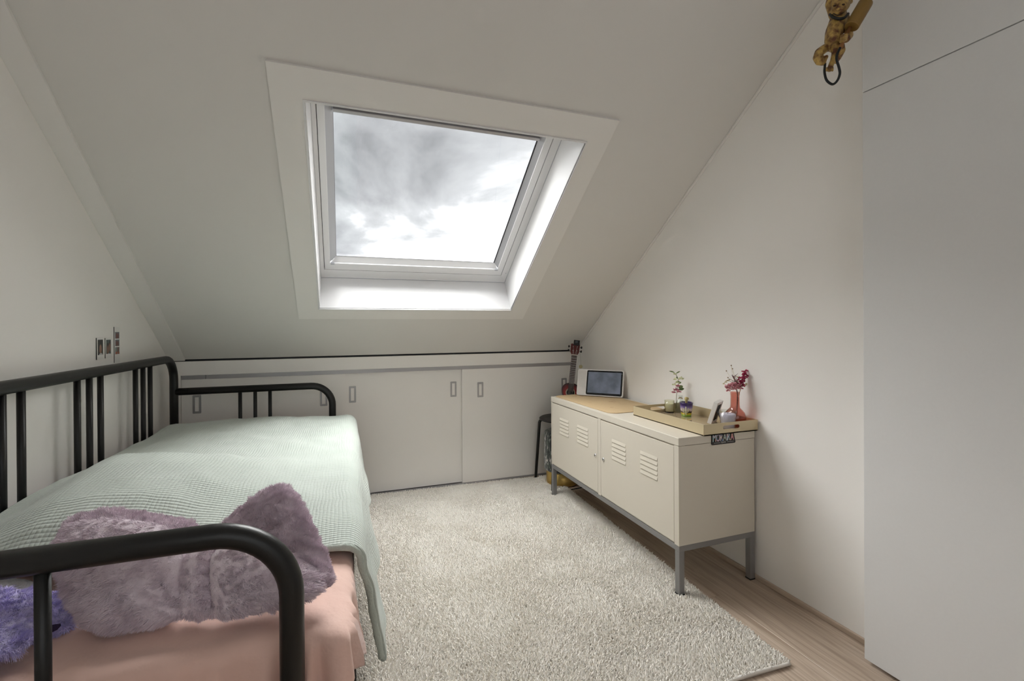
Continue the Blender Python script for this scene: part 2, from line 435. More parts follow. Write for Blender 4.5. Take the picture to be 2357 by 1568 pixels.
# skylight ----------------------------------------------------------
win = bpy.data.objects.new('window_1', None); C.objects.link(win); win.matrix_world = SM
struct(win, 'white framed roof window in the sloping ceiling')
ring_loft('lining', [(ox0-.02, ox1+.02, os0-.02, os1+.02, .0125), (ox0+.004, ox1-.004, os0+.004, os1-.004, .0150), (ox0+.004, ox1-.004, os0+.004, os1-.004, .0105),
                     (ox0+.0065, ox1-.0065, os0+.0065, os1-.0065, .0085), (-.114, .960, .516, 1.640, -.185)][1:], WINW, win)
ring_loft('lining_lip', [(ox0-.002, ox1+.002, os0-.002, os1+.002, .011), (ox0-.002, ox1+.002, os0-.002, os1+.002, .0165), (ox0+.004, ox1-.004, os0+.004, os1-.004, .0165),
                         (ox0+.004, ox1-.004, os0+.004, os1-.004, .004)], WINW, win)
ring_loft('lining_groove', [(-.114, .960, .516, 1.640, -.185), (-.1125, .9585, .5175, 1.638, -.185), (-.1125, .9585, .5175, 1.638, -.19)], BEADG, win)
fr = ring_loft('window_frame', [(-.118, .964, .512, 1.644, -.19), (-.096, .924, .570, 1.62, -.197), (-.096, .924, .570, 1.62, -.215)], WINW, win)
ring_loft('gasket', [(-.097, .925, .569, 1.621, -.209), (-.085, .914, .583, 1.61, -.209)], GASK, win)
sash = ring_loft('sash', [(-.0935, .9215, .5735, 1.618, -.24), (-.0935, .9215, .5735, 1.618, -.198), (-.0915, .9195, .5755, 1.616, -.195),
                          (-.066, .889, .622, 1.56, -.195), (-.064, .887, .624, 1.555, -.197), (-.064, .887, .624, 1.555, -.215)], WINW, win)
gz = -.232
for nm, q, mm in (('side_bead', ((-.066, .60, -.206), (-.058, 1.56, -.200)), BEADG),):
    pass
def wedge(name, pts, mm):
    return pyd(name, pts, [(0, 1, 2, 3)], mm, sash)
# sloped beads from sash face down to the glass
wedge('side_bead', [(-.066, .627, -.200), (-.0335, .647, gz+.004), (-.0335, 1.535, gz+.004), (-.066, 1.56, -.200)], BEADG)
wedge('side_bead', [(.889, .627, -.200), (.889, 1.56, -.200), (.866, 1.535, gz+.004), (.866, .647, gz+.004)], BEADG)
wedge('bottom_bead', [(-.066, .622, -.200), (.889, .622, -.200), (.866, .648, gz+.004), (-.0335, .648, gz+.004)], WINW)
wedge('top_bead', [(-.066, 1.56, -.200), (-.0335, 1.500, gz+.004), (.866, 1.500, gz+.004), (.889, 1.56, -.200)], BEADG)
ring_loft('gasket', [(-.0345, .867, .6465, 1.501, gz+.004), (-.0325, .859, .650, 1.498, gz+.0035)], GASK, sash)
box('blind_rail', (-.0335, 1.488, gz+.004), (.866, 1.503, gz+.02), ALU, sash, bev=.002)
for xx in (-.062, .868):
    box('bead_cap', (xx, .618, -.199), (xx+.019, .630, -.189), BEADG, sash, bev=.001)
box('glass_pane', (-.05, .62, gz-.006), (.88, 1.53, gz), PANE, sash)
struct(win)
cap = lathe('screw_cap', [(0, 0), (.0025, .0), (.003, .001), (.0012, .0014), (0, .001)], BEADG, win, n=12, c=(.945, .60, -.190))

# baseboard
struct(box('baseboard_right', (XR-.012, 1.012, 0), (XR, YB, .018), WOOD, bev=.003), 'low oak skirting strip along the right wall')

# ================================================================== WARDROBE (near right)
wd = thing('wardrobe', 'tall plain white flat-fronted wardrobe at the right edge', 'wardrobe', (1.545, 1.0, 0))
box('carcass', (.0195, -1.87, .06), (.60, 0, 2.35), WARDR, wd)
box('plinth', (.05, -1.87, 0), (.58, -.02, .06), WARDR, wd)
for k in range(3):
    box('door', (0, -.0005-.62*(k+1)+.003, .014), (.019, -.0005-.62*k, 1.8015), WARDR, wd, bev=.0012)
    box('upper_door', (0, -.0005-.62*(k+1)+.003, 1.8045), (.019, -.0005-.62*k, 2.345), WARDR, wd, bev=.0012)

# ================================================================== BED
BO = Vector((-.848, 2.93, 0)); BR = -.0105
bed = thing('daybed', 'black tubular metal daybed frame along the left wall', 'bed', BO, BR)
BL = 2.06; BWd = .785; TR = .0195
tube('back_frame', fillet([(0, 0, .004), (0, 0, .915), (0, -BL, .915), (0, -BL, .004)], .115), TR, BLACKM, bed, 20)
for yy in (0, -BL):
    tube('armrest', fillet([(.010, yy, .737), (BWd, yy, .737), (BWd, yy, .004)], .115, 12), TR, BLACKM, bed, 20)
    tube('end_rail', [(.015, yy, .345), (BWd-.01, yy, .345)], .0125, BLACKM, bed)
    for k in (-1, 0, 1):
        tube('bar', [(.383+k*.074, yy, .345), (.383+k*.074, yy, .728)], .0095, BLACKM, bed, 12)
    for bx in (0, BWd):
        lathe('foot_cap', [(0, 0), (.021, 0), (.021, .012), (.0195, .02)], BLACKP, bed, 20, c=(bx, yy, 0))
for c0_ in (-.39, -.85, -1.296, -1.72):
    for k in (-1, 0, 1):
        tube('bar', [(0, c0_+k*.079, .36), (0, c0_+k*.079, .905)], .0098, BLACKM, bed, 12)
tube('back_rail', [(0, -.01, .36), (0, -BL+.01, .36)], .0125, BLACKM, bed)
box('side_rail', (.862, -BL+.06, .375), (.888, -.04, .418), BLACKM, bed, bev=.004)
box('inner_rail', (.012, -BL+.06, .375), (.030, -.04, .418), BLACKM, bed, bev=.004)
for yy in (-.06, -BL+.08):
    box('cross_rail', (.03, yy-.012, .375), (.862, yy+.012, .40), BLACKM, bed, bev=.003)
    tube('leg', [(.872, yy, .0), (.872, yy, .38)], .014, BLACKM, bed, 12)
SLATW = mat('slat_wood', (.55, .40, .26), .6)
for k in range(11):
    yy = -.16-k*.174
    box('slat', (.02, yy-.035, .404), (.87, yy+.035, .4175), SLATW, bed, bev=.002)

# rounded box surface as numpy grid, for soft things
def rbox(lo, hi, r, n, flat_bottom=False):
    lo, hi = np.array(lo, float), np.array(hi, float); V = []; F = []
    for ax in range(3):
        for sgn in (0, 1):
            u, v = (ax+1) % 3, (ax+2) % 3; nu, nv = n[u], n[v]
            gu, gv = np.meshgrid(np.linspace(lo[u], hi[u], nu), np.linspace(lo[v], hi[v], nv), indexing='ij')
            P = np.zeros((nu*nv, 3)); P[:, u] = gu.ravel(); P[:, v] = gv.ravel(); P[:, ax] = hi[ax] if sgn else lo[ax]
            b = sum(len(a) for a in V); V.append(P)
            i = (np.arange(nu-1)[:, None]*nv+np.arange(nv-1)[None, :]).ravel()+b
            q = np.stack([i, i+nv, i+nv+1, i+1], 1)
            F.append(q if sgn else q[:, ::-1])
    V = np.concatenate(V); F = np.concatenate(F)
    l2 = lo+r
    if flat_bottom: l2[2] = lo[2]
    inn = np.clip(V, l2, hi-r); d = V-inn; L = np.linalg.norm(d, axis=1, keepdims=True)
    m_ = np.max(np.abs(d), axis=1, keepdims=True)
    nrm = d/np.maximum(L, 1e-9)
    out = inn+nrm*r
    if flat_bottom:
        bt = (V[:, 2] < lo[2]+1e-9) & (L[:, 0] < r*.999); out[bt] = V[bt]*[1, 1, 1]
    return out, F, nrm
def weld(o, d=1e-5):
    bm = bmesh.new(); bm.from_mesh(o.data); bmesh.ops.remove_doubles(bm, verts=bm.verts[:], dist=d)
    bm.to_mesh(o.data); bm.free(); o.data.polygons.foreach_set('use_smooth', [True]*len(o.data.polygons))

# mattress in a pink jersey sheet
SHEET = mat('pink_jersey', (.74, .50, .425), .8, bump=(16, .55, .012), sheen=.25)
mlo, mhi = (.022, -2.015, .419), (.884, -.035, .522)
V, F, nr = rbox(mlo, mhi, .030, (110, 180, 26), True)
bx, by, bz = V[:, 0], V[:, 1], V[:, 2]
top = np.clip((bz-.47)/.05, 0, 1)
near = np.exp(-((by+2.0)/.35)**2); cornr = np.exp(-(((bx-.884)/.22)**2+((by+2.015)/.22)**2))
n1 = vnoise(np.stack([bx*9+3, by*7], 1), 1)-.5; n2 = vnoise(np.stack([bx*4+by*6, bx*14-by*5], 1), 2)-.5
V[:, 2] += top*(n1*.006+n2*.014*near)
V[:, 2] += top*.0035*np.sin(bx*38+by*60+np.sin(bx*17)*2)*np.exp(-((by+2.0)/.10)**2)*vnoise(np.stack([bx*6, by*2], 1), 9)
V[:, 2] -= top*.012*np.exp(-(((bx-.884)/.06)**2))           # soft long edge
# vertical pleats on the near end and the near right corner
side = 1-np.clip((bz-.44)/.085, 0, 1)
tang = bx+by
pl_ = np.sin(tang*135+np.sin(tang*41)*2.2)*.0080*side*(.15+1.9*cornr)
V[:, 0] += nr[:, 0]*pl_; V[:, 1] += nr[:, 1]*pl_
V[:, 0] += np.clip(nr[:, 0], 0, 1)*.010*cornr*np.clip((.50-bz)/.08, 0, 1)
mt = npmesh('mattress', V, F, SHEET, None); mt.location = BO; mt.rotation_euler = (0, 0, BR); weld(mt)
tag(mt, 'mattress in a wrinkled salmon pink fitted sheet on the daybed', 'mattress')

# sage muslin blanket over a duvet
def muslin():
    m = bpy.data.materials.new('sage_muslin'); m.use_nodes = True
    nt = m.node_tree; b = nt.nodes['Principled BSDF']; b.inputs['Roughness'].default_value = .9; b.inputs['Sheen Weight'].default_value = .3
    uv = N(nt, 'ShaderNodeUVMap'); uv.uv_map = 'cloth'
    dn = N(nt, 'ShaderNodeTexNoise'); dn.inputs['Scale'].default_value = 9; dn.inputs['Detail'].default_value = 3
    nt.links.new(uv.outputs[0], dn.inputs['Vector'])
    sub = N(nt, 'ShaderNodeVectorMath', operation='SUBTRACT'); sub.inputs[1].default_value = (.5, .5, .5); nt.links.new(dn.outputs['Color'], sub.inputs[0])
    ma = N(nt, 'ShaderNodeVectorMath', operation='MULTIPLY_ADD'); ma.inputs[1].default_value = (.014, .014, 0)
    nt.links.new(sub.outputs[0], ma.inputs[0]); nt.links.new(uv.outputs[0], ma.inputs[2])
    sp = N(nt, 'ShaderNodeSeparateXYZ'); nt.links.new(ma.outputs[0], sp.inputs[0])
    def ridges(sock, freq):
        a = N(nt, 'ShaderNodeMath', operation='MULTIPLY'); a.inputs[1].default_value = freq; nt.links.new(sock, a.inputs[0])
        s_ = N(nt, 'ShaderNodeMath', operation='SINE'); nt.links.new(a.outputs[0], s_.inputs[0])
        c_ = N(nt, 'ShaderNodeMath', operation='ABSOLUTE'); nt.links.new(s_.outputs[0], c_.inputs[0])
        p_ = N(nt, 'ShaderNodeMath', operation='POWER'); p_.inputs[1].default_value = .8; nt.links.new(c_.outputs[0], p_.inputs[0])
        return p_
    fq = math.pi/.0092
    ra = ridges(sp.outputs[0], fq); rb = ridges(sp.outputs[1], fq)
    big = N(nt, 'ShaderNodeTexNoise'); big.inputs['Scale'].default_value = 3.2; nt.links.new(uv.outputs[0], big.inputs['Vector'])
    wgt = N(nt, 'ShaderNodeMapRange'); wgt.inputs[1].default_value = .35; wgt.inputs[2].default_value = .65
    wgt.inputs[3].default_value = .25; wgt.inputs[4].default_value = 1.
    nt.links.new(big.outputs[0], wgt.inputs[0])
    # far half: lengthwise crinkles dominate
    far = N(nt, 'ShaderNodeMapRange'); far.inputs[1].default_value = .9; far.inputs[2].default_value = 1.4
    far.inputs[3].default_value = .05; far.inputs[4].default_value = 1.
    spu = N(nt, 'ShaderNodeSeparateXYZ'); nt.links.new(uv.outputs[0], spu.inputs[0]); nt.links.new(spu.outputs[1], far.inputs[0])
    rbw = N(nt, 'ShaderNodeMath', operation='MULTIPLY'); nt.links.new(rb.outputs[0], rbw.inputs[0]); nt.links.new(far.outputs[0], rbw.inputs[1])
    raw = N(nt, 'ShaderNodeMath', operation='MULTIPLY'); nt.links.new(ra.outputs[0], raw.inputs[0]); nt.links.new(wgt.outputs[0], raw.inputs[1])
    hs = N(nt, 'ShaderNodeMath', operation='ADD'); nt.links.new(raw.outputs[0], hs.inputs[0]); nt.links.new(rbw.outputs[0], hs.inputs[1])
    # long wandering crinkle lines
    mp = N(nt, 'ShaderNodeMapping'); mp.inputs['Scale'].default_value = (95, 9, 1); mp.inputs['Rotation'].default_value = (0, 0, .35); nt.links.new(uv.outputs[0], mp.inputs[0])
    cn = N(nt, 'ShaderNodeTexNoise'); cn.inputs['Scale'].default_value = 1; cn.inputs['Detail'].default_value = 3; cn.inputs['Distortion'].default_value = .6; nt.links.new(mp.outputs[0], cn.inputs['Vector'])
    h2 = N(nt, 'ShaderNodeMath', operation='MULTIPLY_ADD'); h2.inputs[1].default_value = 1.3; nt.links.new(cn.outputs[0], h2.inputs[0]); nt.links.new(hs.outputs[0], h2.inputs[2])
    bp = N(nt, 'ShaderNodeBump'); bp.inputs['Strength'].default_value = .65; bp.inputs['Distance'].default_value = .003
    nt.links.new(h2.outputs[0], bp.inputs['Height']); nt.links.new(bp.outputs[0], b.inputs['Normal'])
    mx = N(nt, 'ShaderNodeMix', data_type='RGBA'); mx.inputs[6].default_value = (.42, .475, .425, 1); mx.inputs[7].default_value = (.53, .58, .535, 1)
    nt.links.new(dn.outputs[0], mx.inputs[0]); nt.links.new(mx.outputs[2], b.inputs['Base Color'])
    return m
nu, nv = 190, 260
ss = lambda a, b, t: (lambda q: q*q*(3-2*q))(np.clip((t-a)/(b-a), 0, 1))
prof_y = np.array([-1.735, -1.70, -1.66, -1.60, -1.52, -1.43, -1.30, -1.17, -1.08, -.98, -.88, -.33, -.13, -.05, -.03])
prof_z = np.array([.538, .550, .574, .612, .645, .666, .676, .670, .642, .598, .585, .585, .582, .568, .553])
prof_zr = np.array([.536, .541, .546, .552, .556, .560, .564, .568, .572, .572, .570, .568, .566, .556, .545])
u = np.linspace(0, 1.27, nu); v = np.linspace(0, 1, nv)
Uu, Vv = np.meshgrid(u, v, indexing='ij'); Uu = Uu.ravel(); Vv = Vv.ravel()
hang = .335 - .06*ss(.0, .5, 1-Vv) + .03*np.sin(Vv*9)
arc = .842; rr = .045; qa = rr*math.pi/2
umax = arc+qa+hang
U = Uu/1.27*umax
hem_y = np.where(U < arc, -1.645-.085*np.clip(U/arc, 0, 1), -1.73+.04*np.clip((U-arc)/.3, 0, 1))
Y = hem_y*(1-Vv) + (-.035)*Vv
zl = np.interp(Y, prof_y, prof_z); zr = np.interp(Y, prof_y, prof_zr)
wR = ss(.28, .80, np.clip(U, 0, arc))
wR = np.maximum(wR, .85*(1-ss(.0, .22, U)))
Zt = zl*(1-wR)+zr*wR
Zt = Zt + .012*np.exp(-((np.clip(U, 0, arc)-.33)/.10)**2)*np.exp(-((Y+1.52)/.12)**2)
edge = np.clip((U-arc)/qa, 0, 1); down = np.maximum(U-arc-qa, 0)
flare = .050-.012*ss(.4, .95, Vv)+.012*np.sin(Vv*23)*(1-Vv*.4)
X = .018+np.minimum(U, arc)+rr*np.sin(edge*math.pi/2)+flare*(down/.3)**1.2 + .006*np.sin(Vv*40+down*9)*np.clip(down/.12, 0, 1)
Z = Zt - rr*(1-np.cos(edge*math.pi/2)) - down
fold = vnoise(np.stack([U*6, Y*5], 1), 5)-.5; fold2 = vnoise(np.stack([U*16+Y*4, Y*9-U*3], 1), 6)-.5
topm = 1-np.clip((U-arc+.05)/.08, 0, 1)
Z += topm*(fold*.014+fold2*.007)*np.clip((Y+1.74)/.1, .15, 1)
X += (1-topm)*(fold2*.010)
fine = np.sin(U*math.pi*2/.025+fold2*6)*np.sin(Y*math.pi*2/.025+fold*6)*.0003
Z += topm*fine; X += (1-topm)*fine
P = np.stack([X, Y, Z], 1)
i = (np.arange(nu-1)[:, None]*nv+np.arange(nv-1)[None, :]).ravel()
F = np.stack([i, i+nv, i+nv+1, i+1], 1)
bl = npmesh('blanket', P, F, muslin(), None, smooth=True); bl.location = BO; bl.rotation_euler = (0, 0, BR)
uvl = bl.data.uv_layers.new(name='cloth'); li = np.zeros(len(bl.data.loops), np.int32); bl.data.loops.foreach_get('vertex_index', li)
uvl.data.foreach_set('uv', np.stack([U[li], (-Y)[li]], 1).astype(np.float32).ravel())
sm = bl.modifiers.new('thickness', 'SOLIDIFY'); sm.thickness = .014; sm.offset = 1
bvm = bl.modifiers.new('soft_edge', 'BEVEL'); bvm.width = .003; bvm.segments = 2; bvm.limit_method = 'ANGLE'; bvm.angle_limit = 1.2
HEMM = mat('sage_hem', (.45, .505, .455), .9, bump=(160, .8, .004), sheen=.3)
near_edge = P.reshape(nu, nv, 3)[:, 0, :]
tube('hem', [Vector(q)+Vector((0, -.001, .006)) for q in near_edge[::3]], [.0085+.0012*math.sin(k*1.7) for k in range(len(near_edge[::3]))], HEMM, bl, 10)
side_edge = P.reshape(nu, nv, 3)[-1, :, :]
tube('hem', [Vector(q)+Vector((.005, 0, 0)) for q in side_edge[::4]], .0080, HEMM, bl, 10)
tag(bl, 'pale sage green crinkled muslin blanket spread over the daybed', 'blanket')

# ------------------------------------------------------------------ plush things
def fur_mat(name, c0, c1):
    m = bpy.data.materials.new(name); m.use_nodes = True
    nt = m.node_tree; b = nt.nodes['Principled BSDF']; b.inputs['Roughness'].default_value = .75; b.inputs['Sheen Weight'].default_value = .35
    b.inputs['Specular IOR Level'].default_value = .25
    tc = N(nt, 'ShaderNodeTexCoord'); n = N(nt, 'ShaderNodeTexNoise'); n.inputs['Scale'].default_value = 34; n.inputs['Detail'].default_value = 3
    nt.links.new(tc.outputs['Object'], n.inputs['Vector'])
    r = N(nt, 'ShaderNodeValToRGB'); r.color_ramp.elements[0].position = .35; r.color_ramp.elements[0].color = (*c0, 1)
    r.color_ramp.elements[1].position = .65; r.color_ramp.elements[1].color = (*c1, 1)
    nt.links.new(n.outputs[0], r.inputs[0]); nt.links.new(r.outputs[0], b.inputs['Base Color'])
    n2 = N(nt, 'ShaderNodeTexNoise'); n2.inputs['Scale'].default_value = 330; n2.inputs['Detail'].default_value = 3; nt.links.new(tc.outputs['Object'], n2.inputs['Vector'])
    bp = N(nt, 'ShaderNodeBump'); bp.inputs['Strength'].default_value = .6; bp.inputs['Distance'].default_value = .003
    nt.links.new(n2.outputs[0], bp.inputs['Height']); nt.links.new(bp.outputs[0], b.inputs['Normal'])
    return m
MAUVE = fur_mat('mauve_plush', (.64, .53, .60), (.80, .70, .765))
VIOLET = fur_mat('violet_plush', (.50, .44, .78), (.70, .65, .92))
GREYPL = fur_mat('grey_plush', (.50, .50, .50), (.66, .66, .67))
def lobe(name, outl, thick, to3d, m, parent, nfur, flen, rings=16, pw_=2.2, bow=0., back=.7, comb=None):
    """pillow-like lobe: closed outline (2-D) inflated to both sides; to3d(x, y, h) -> point; fur strands as a child"""
    o2 = np.array([tuple(q)[:2] for q in spline([(*q, 0) for q in outl+[outl[0]]], 7)])[:-1]; n = len(o2); c = o2.mean(0)
    V = []; F = []
    for sgn in (1, -1):
        b = len(V)
        for k in range(rings+1):
            t = math.sin(k/rings*math.pi/2); h = thick*(1-t**pw_)**.5*sgn*(1 if sgn > 0 else back)
            for q in o2:
                p = c+(q-c)*t
                wob = .05*thick*math.sin(p[0]*60+p[1]*31)*(1-t)
                V.append(to3d(float(p[0]), float(p[1]), float(h+wob)))
        for k in range(rings):
            for i_ in range(n):
                a = b+k*n+i_; d = b+k*n+(i_+1) % n
                F.append((a, a+n, d+n, d) if sgn > 0 else (a, d, d+n, a+n))
    V = np.array([tuple(p) for p in V]); F = np.array(F)
    ob = npmesh(name, V, F, m, parent, smooth=True)
    P, D = sample_mesh(V, F, nfur)
    cc = V.mean(0); flip = np.sign(((P-cc)*D).sum(1)); flip[flip == 0] = 1
    D = D*flip[:, None]
    J = rng.normal(scale=.30, size=P.shape); D2 = D+J; D2 /= np.linalg.norm(D2, axis=1, keepdims=True)
    cl = np.stack([vnoise((P[:, :2]+P[:, 2:3]*.7)*110+i_*9, 11+i_)-.5 for i_ in range(3)], 1)
    bend = cl*1.15 + np.array(comb if comb is not None else (0, 0, -.35))
    blades('fur', P-D*.002, D2, flen*(.7+.6*rng.random(nfur)), .0008*(.8+.6*rng.random(nfur)), bend, m, ob)
    return ob

# mauve bow cushion: px outlines put on an upright plane near the bed end
CD = .853
bw = thing('bow_cushion', 'fluffy mauve bow-shaped cushion behind the near armrest', 'cushion', (-.25, 1.0, .524))
bo = Vector(bw.location)
def bow3(dd, lean):
    def g(x, y, h):
        p = px(x, y, CD+dd+lean*(1420-y)/300*.12)
        return p - bo - _f*h
    return g
Lout = [(140, 1240), (165, 1205), (250, 1196), (345, 1206), (410, 1228), (436, 1262), (440, 1300), (438, 1350), (436, 1402), (400, 1424), (330, 1436), (240, 1438), (195, 1395), (160, 1330)]
Rout = [(492, 1300), (496, 1268), (530, 1252), (590, 1244), (640, 1250), (680, 1280), (712, 1312), (738, 1340), (728, 1362), (690, 1376), (630, 1392), (560, 1402), (506, 1404), (496, 1350)]
lobe('left_loop', Lout, .060, bow3(.0, .9), MAUVE, bw, 62000, .0075, comb=(-.6, 0, -.35))
lobe('right_loop', Rout, .060, bow3(.012, .9), MAUVE, bw, 52000, .0075, comb=(.6, 0, -.35))
Rback = [(505, 1235), (525, 1195), (590, 1142), (635, 1121), (668, 1131), (700, 1180), (735, 1255), (764, 1325), (757, 1350), (715, 1350), (670, 1300), (600, 1262)]
lobe('loop_fold', Rback, .050, bow3(.050, .9), MAUVE, bw, 52000, .0078, comb=(.2, 0, .3))
Lback = [(140, 1228), (170, 1190), (250, 1177), (345, 1188), (425, 1204), (462, 1226), (458, 1255), (400, 1250), (300, 1236), (200, 1238)]
lobe('loop_fold', Lback, .042, bow3(.030, .9), MAUVE, bw, 30000, .007, comb=(0, 0, .3))
Kout = [(430, 1290), (446, 1256), (484, 1256), (494, 1300), (500, 1350), (508, 1398), (494, 1413), (450, 1418), (434, 1396), (428, 1340)]
lobe('band', Kout, .040, bow3(.010, .8), MAUVE, bw, 18000, .0065)

# violet fluffy plush at the left frame edge
vp = thing('plush_toy', 'shaggy violet plush with a pale grey patch at the lower left edge', 'plush', (-.50, .98, .524))
vo = Vector(vp.location)
def vio3(dd):
    def g(x, y, h): return px(x, y, .806+dd+(1450-y)/300*.22) - vo - _f*h
    return g
lobe('body', [(-120, 1380), (-60, 1362), (20, 1365), (80, 1372), (128, 1372), (160, 1392), (172, 1420), (160, 1446), (110, 1462), (60, 1455), (0, 1440), (-70, 1435)], .045, vio3(.03), VIOLET, vp, 20000, .013)
lobe('limb', [(-130, 1440), (-60, 1422), (0, 1420), (50, 1428), (78, 1448), (66, 1475), (30, 1498), (-20, 1512), (-90, 1505), (-130, 1480)], .042, vio3(-.03), VIOLET, vp, 18000, .012)
lobe('grey_patch', [(-60, 1345), (0, 1338), (40, 1340), (75, 1352), (88, 1368), (60, 1382), (0, 1384), (-60, 1378)], .04, vio3(.075), GREYPL, vp, 5000, .006)
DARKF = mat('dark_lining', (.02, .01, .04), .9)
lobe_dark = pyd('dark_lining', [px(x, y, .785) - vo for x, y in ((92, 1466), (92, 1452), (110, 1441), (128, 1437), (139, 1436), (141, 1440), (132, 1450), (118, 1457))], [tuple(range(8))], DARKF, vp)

# ------------------------------------------------------------------ photos on the left wall
def photo_mat(name, bgc, blobs):
    m = bpy.data.materials.new(name); m.use_nodes = True
    nt = m.node_tree; b = nt.nodes['Principled BSDF']; b.inputs['Roughness'].default_value = .25
    tc = N(nt, 'ShaderNodeTexCoord'); cur = None
    n = N(nt, 'ShaderNodeTexNoise'); n.inputs['Scale'].default_value = 90; nt.links.new(tc.outputs['Object'], n.inputs['Vector'])
    base = N(nt, 'ShaderNodeMix', data_type='RGBA'); base.inputs[6].default_value = (*[c*.6 for c in bgc], 1); base.inputs[7].default_value = (*[c*1.4 for c in bgc], 1)
    nt.links.new(n.outputs[0], base.inputs[0]); cur = base.outputs[2]
    for (yy, zz_, ry, rz, col) in blobs:
        mp = N(nt, 'ShaderNodeMapping'); mp.vector_type = 'TEXTURE'; mp.inputs['Location'].default_value = (0, yy, zz_); mp.inputs['Scale'].default_value = (1, ry, rz)
        nt.links.new(tc.outputs['Object'], mp.inputs[0])
        g = N(nt, 'ShaderNodeTexGradient', gradient_type='SPHERICAL'); nt.links.new(mp.outputs[0], g.inputs[0])
        r = N(nt, 'ShaderNodeMapRange'); r.inputs[1].default_value = .05; r.inputs[2].default_value = .3; nt.links.new(g.outputs[0], r.inputs[0])
        mx = N(nt, 'ShaderNodeMix', data_type='RGBA'); nt.links.new(r.outputs[0], mx.inputs[0]); nt.links.new(cur, mx.inputs[6]); mx.inputs[7].default_value = (*col, 1)
        cur = mx.outputs[2]
    nt.links.new(cur, b.inputs['Base Color']); return m
PAPER = mat('photo_paper', (.78, .77, .75), .35)
PEDGE = mat('foam_edge', (.05, .05, .05), .8)
SK = (.30, .17, .12); HAIR = (.05, .035, .03)
def photo(label, yc_, zc_, w, h, pics, th):
    t = thing('photo_print', label, 'photo', (XL, yc_, zc_), 0, 'snapshots above the bed')
    box('backing', (0, -w/2, -h/2), (th-.0006, w/2, h/2), PEDGE, t)
    box('paper', (th-.0006, -w/2, -h/2), (th, w/2, h/2), PAPER, t)
    for (a, b_, c_, d_, mm) in pics:
        o = pyd('picture', [(0, a, c_), (0, b_, c_), (0, b_, d_), (0, a, d_)], [(0, 1, 2, 3)], mm, t); o.location = (th+.0003, 0, 0)
    return t
p1 = photo_mat('photo_dark', (.045, .042, .04), [(.002, -.010, .020, .030, HAIR), (.001, -.002, .011, .022, SK), (.004, -.026, .018, .010, (.55, .55, .56))])
p2 = photo_mat('photo_pair', (.09, .11, .11), [(-.006, -.006, .016, .032, HAIR), (.011, .006, .012, .026, HAIR), (-.006, -.008, .008, .022, SK), (.011, .002, .007, .02, SK), (.0, -.028, .02, .008, (.4, .42, .44))])
photo('white bordered snapshot with one dark portrait, leftmost on the left wall', 2.287, .995, .052, .086, [(-.021, .021, -.025, .036, p1)], .004)
photo('white bordered snapshot of two faces, in the middle of the three', 2.358, .995, .050, .082, [(-.020, .020, -.024, .034, p2)], .003)
strip = [(-.020, .020, .026, .054, photo_mat('strip_a', (.16, .18, .22), [(-.006, .036, .008, .018, (.16, .07, .06)), (.008, .036, .008, .018, (.14, .06, .05))])),
         (-.020, .020, -.006, .022, photo_mat('strip_b', (.18, .20, .23), [(-.007, .005, .008, .017, (.15, .07, .06)), (.007, .004, .009, .017, (.13, .06, .05))])),
         (-.020, .020, -.040, -.010, photo_mat('strip_c', (.20, .23, .21), [(.007, -.022, .007, .018, (.15, .06, .05)), (-.008, -.035, .010, .008, (.35, .12, .08)), (.012, -.036, .008, .008, (.35, .12, .08))]))]
photo('tall white photo booth strip with three pictures, rightmost of the three', 2.436, 1.006, .048, .152, strip, .003)

# ================================================================== RUG
RC, RA = Vector((.690, 2.070, 0)), math.radians(-2.2)
RW, RL = 1.33, 1.95
def pile_mat():
    m = bpy.data.materials.new('cream_pile'); m.use_nodes = True
    nt = m.node_tree; b = nt.nodes['Principled BSDF']; b.inputs['Roughness'].default_value = .95; b.inputs['Sheen Weight'].default_value = .2
    b.inputs['Specular IOR Level'].default_value = .15
    tc = N(nt, 'ShaderNodeTexCoord'); n = N(nt, 'ShaderNodeTexNoise'); n.inputs['Scale'].default_value = 130; n.inputs['Detail'].default_value = 2
    nt.links.new(tc.outputs['Object'], n.inputs['Vector'])
    r = N(nt, 'ShaderNodeValToRGB'); r.color_ramp.elements[0].position = .3; r.color_ramp.elements[0].color = (.85, .81, .745, 1)
    r.color_ramp.elements[1].position = .7; r.color_ramp.elements[1].color = (.93, .90, .845, 1)
    nt.links.new(n.outputs[0], r.inputs[0]); nt.links.new(r.outputs[0], b.inputs['Base Color'])
    return m
PILE = pile_mat()
rug = thing('rug', 'thick cream shaggy rug on the oak floor', 'rug', RC, RA)
box('backing', (-RW/2, -RL/2, .0005), (RW/2, RL/2, .007), mat('rug_backing', (.62, .58, .52), .9), rug, bev=.002)
VV, FF = tube_geo(spline([(-RW/2+.02, -RL/2-.002, .008), (-.4, -RL/2+.003, .009), (-.1, -RL/2-.003, .008), (.15, -RL/2+.003, .010), (.33, -RL/2-.003, .008), (.5, -RL/2+.002, .010), (RW/2-.01, -RL/2, .009)], 10), .0055, 8)
pyd('binding', VV, FF, mat('rug_binding', (.74, .71, .66), .9), rug, smooth=True)
sp_ = .0052
gx, gy = np.meshgrid(np.arange(-RW/2+.003, RW/2-.002, sp_), np.arange(-RL/2+.003, RL/2-.002, sp_), indexing='ij')
B = np.stack([gx.ravel(), gy.ravel()], 1); B += rng.uniform(-.0032, .0032, B.shape)
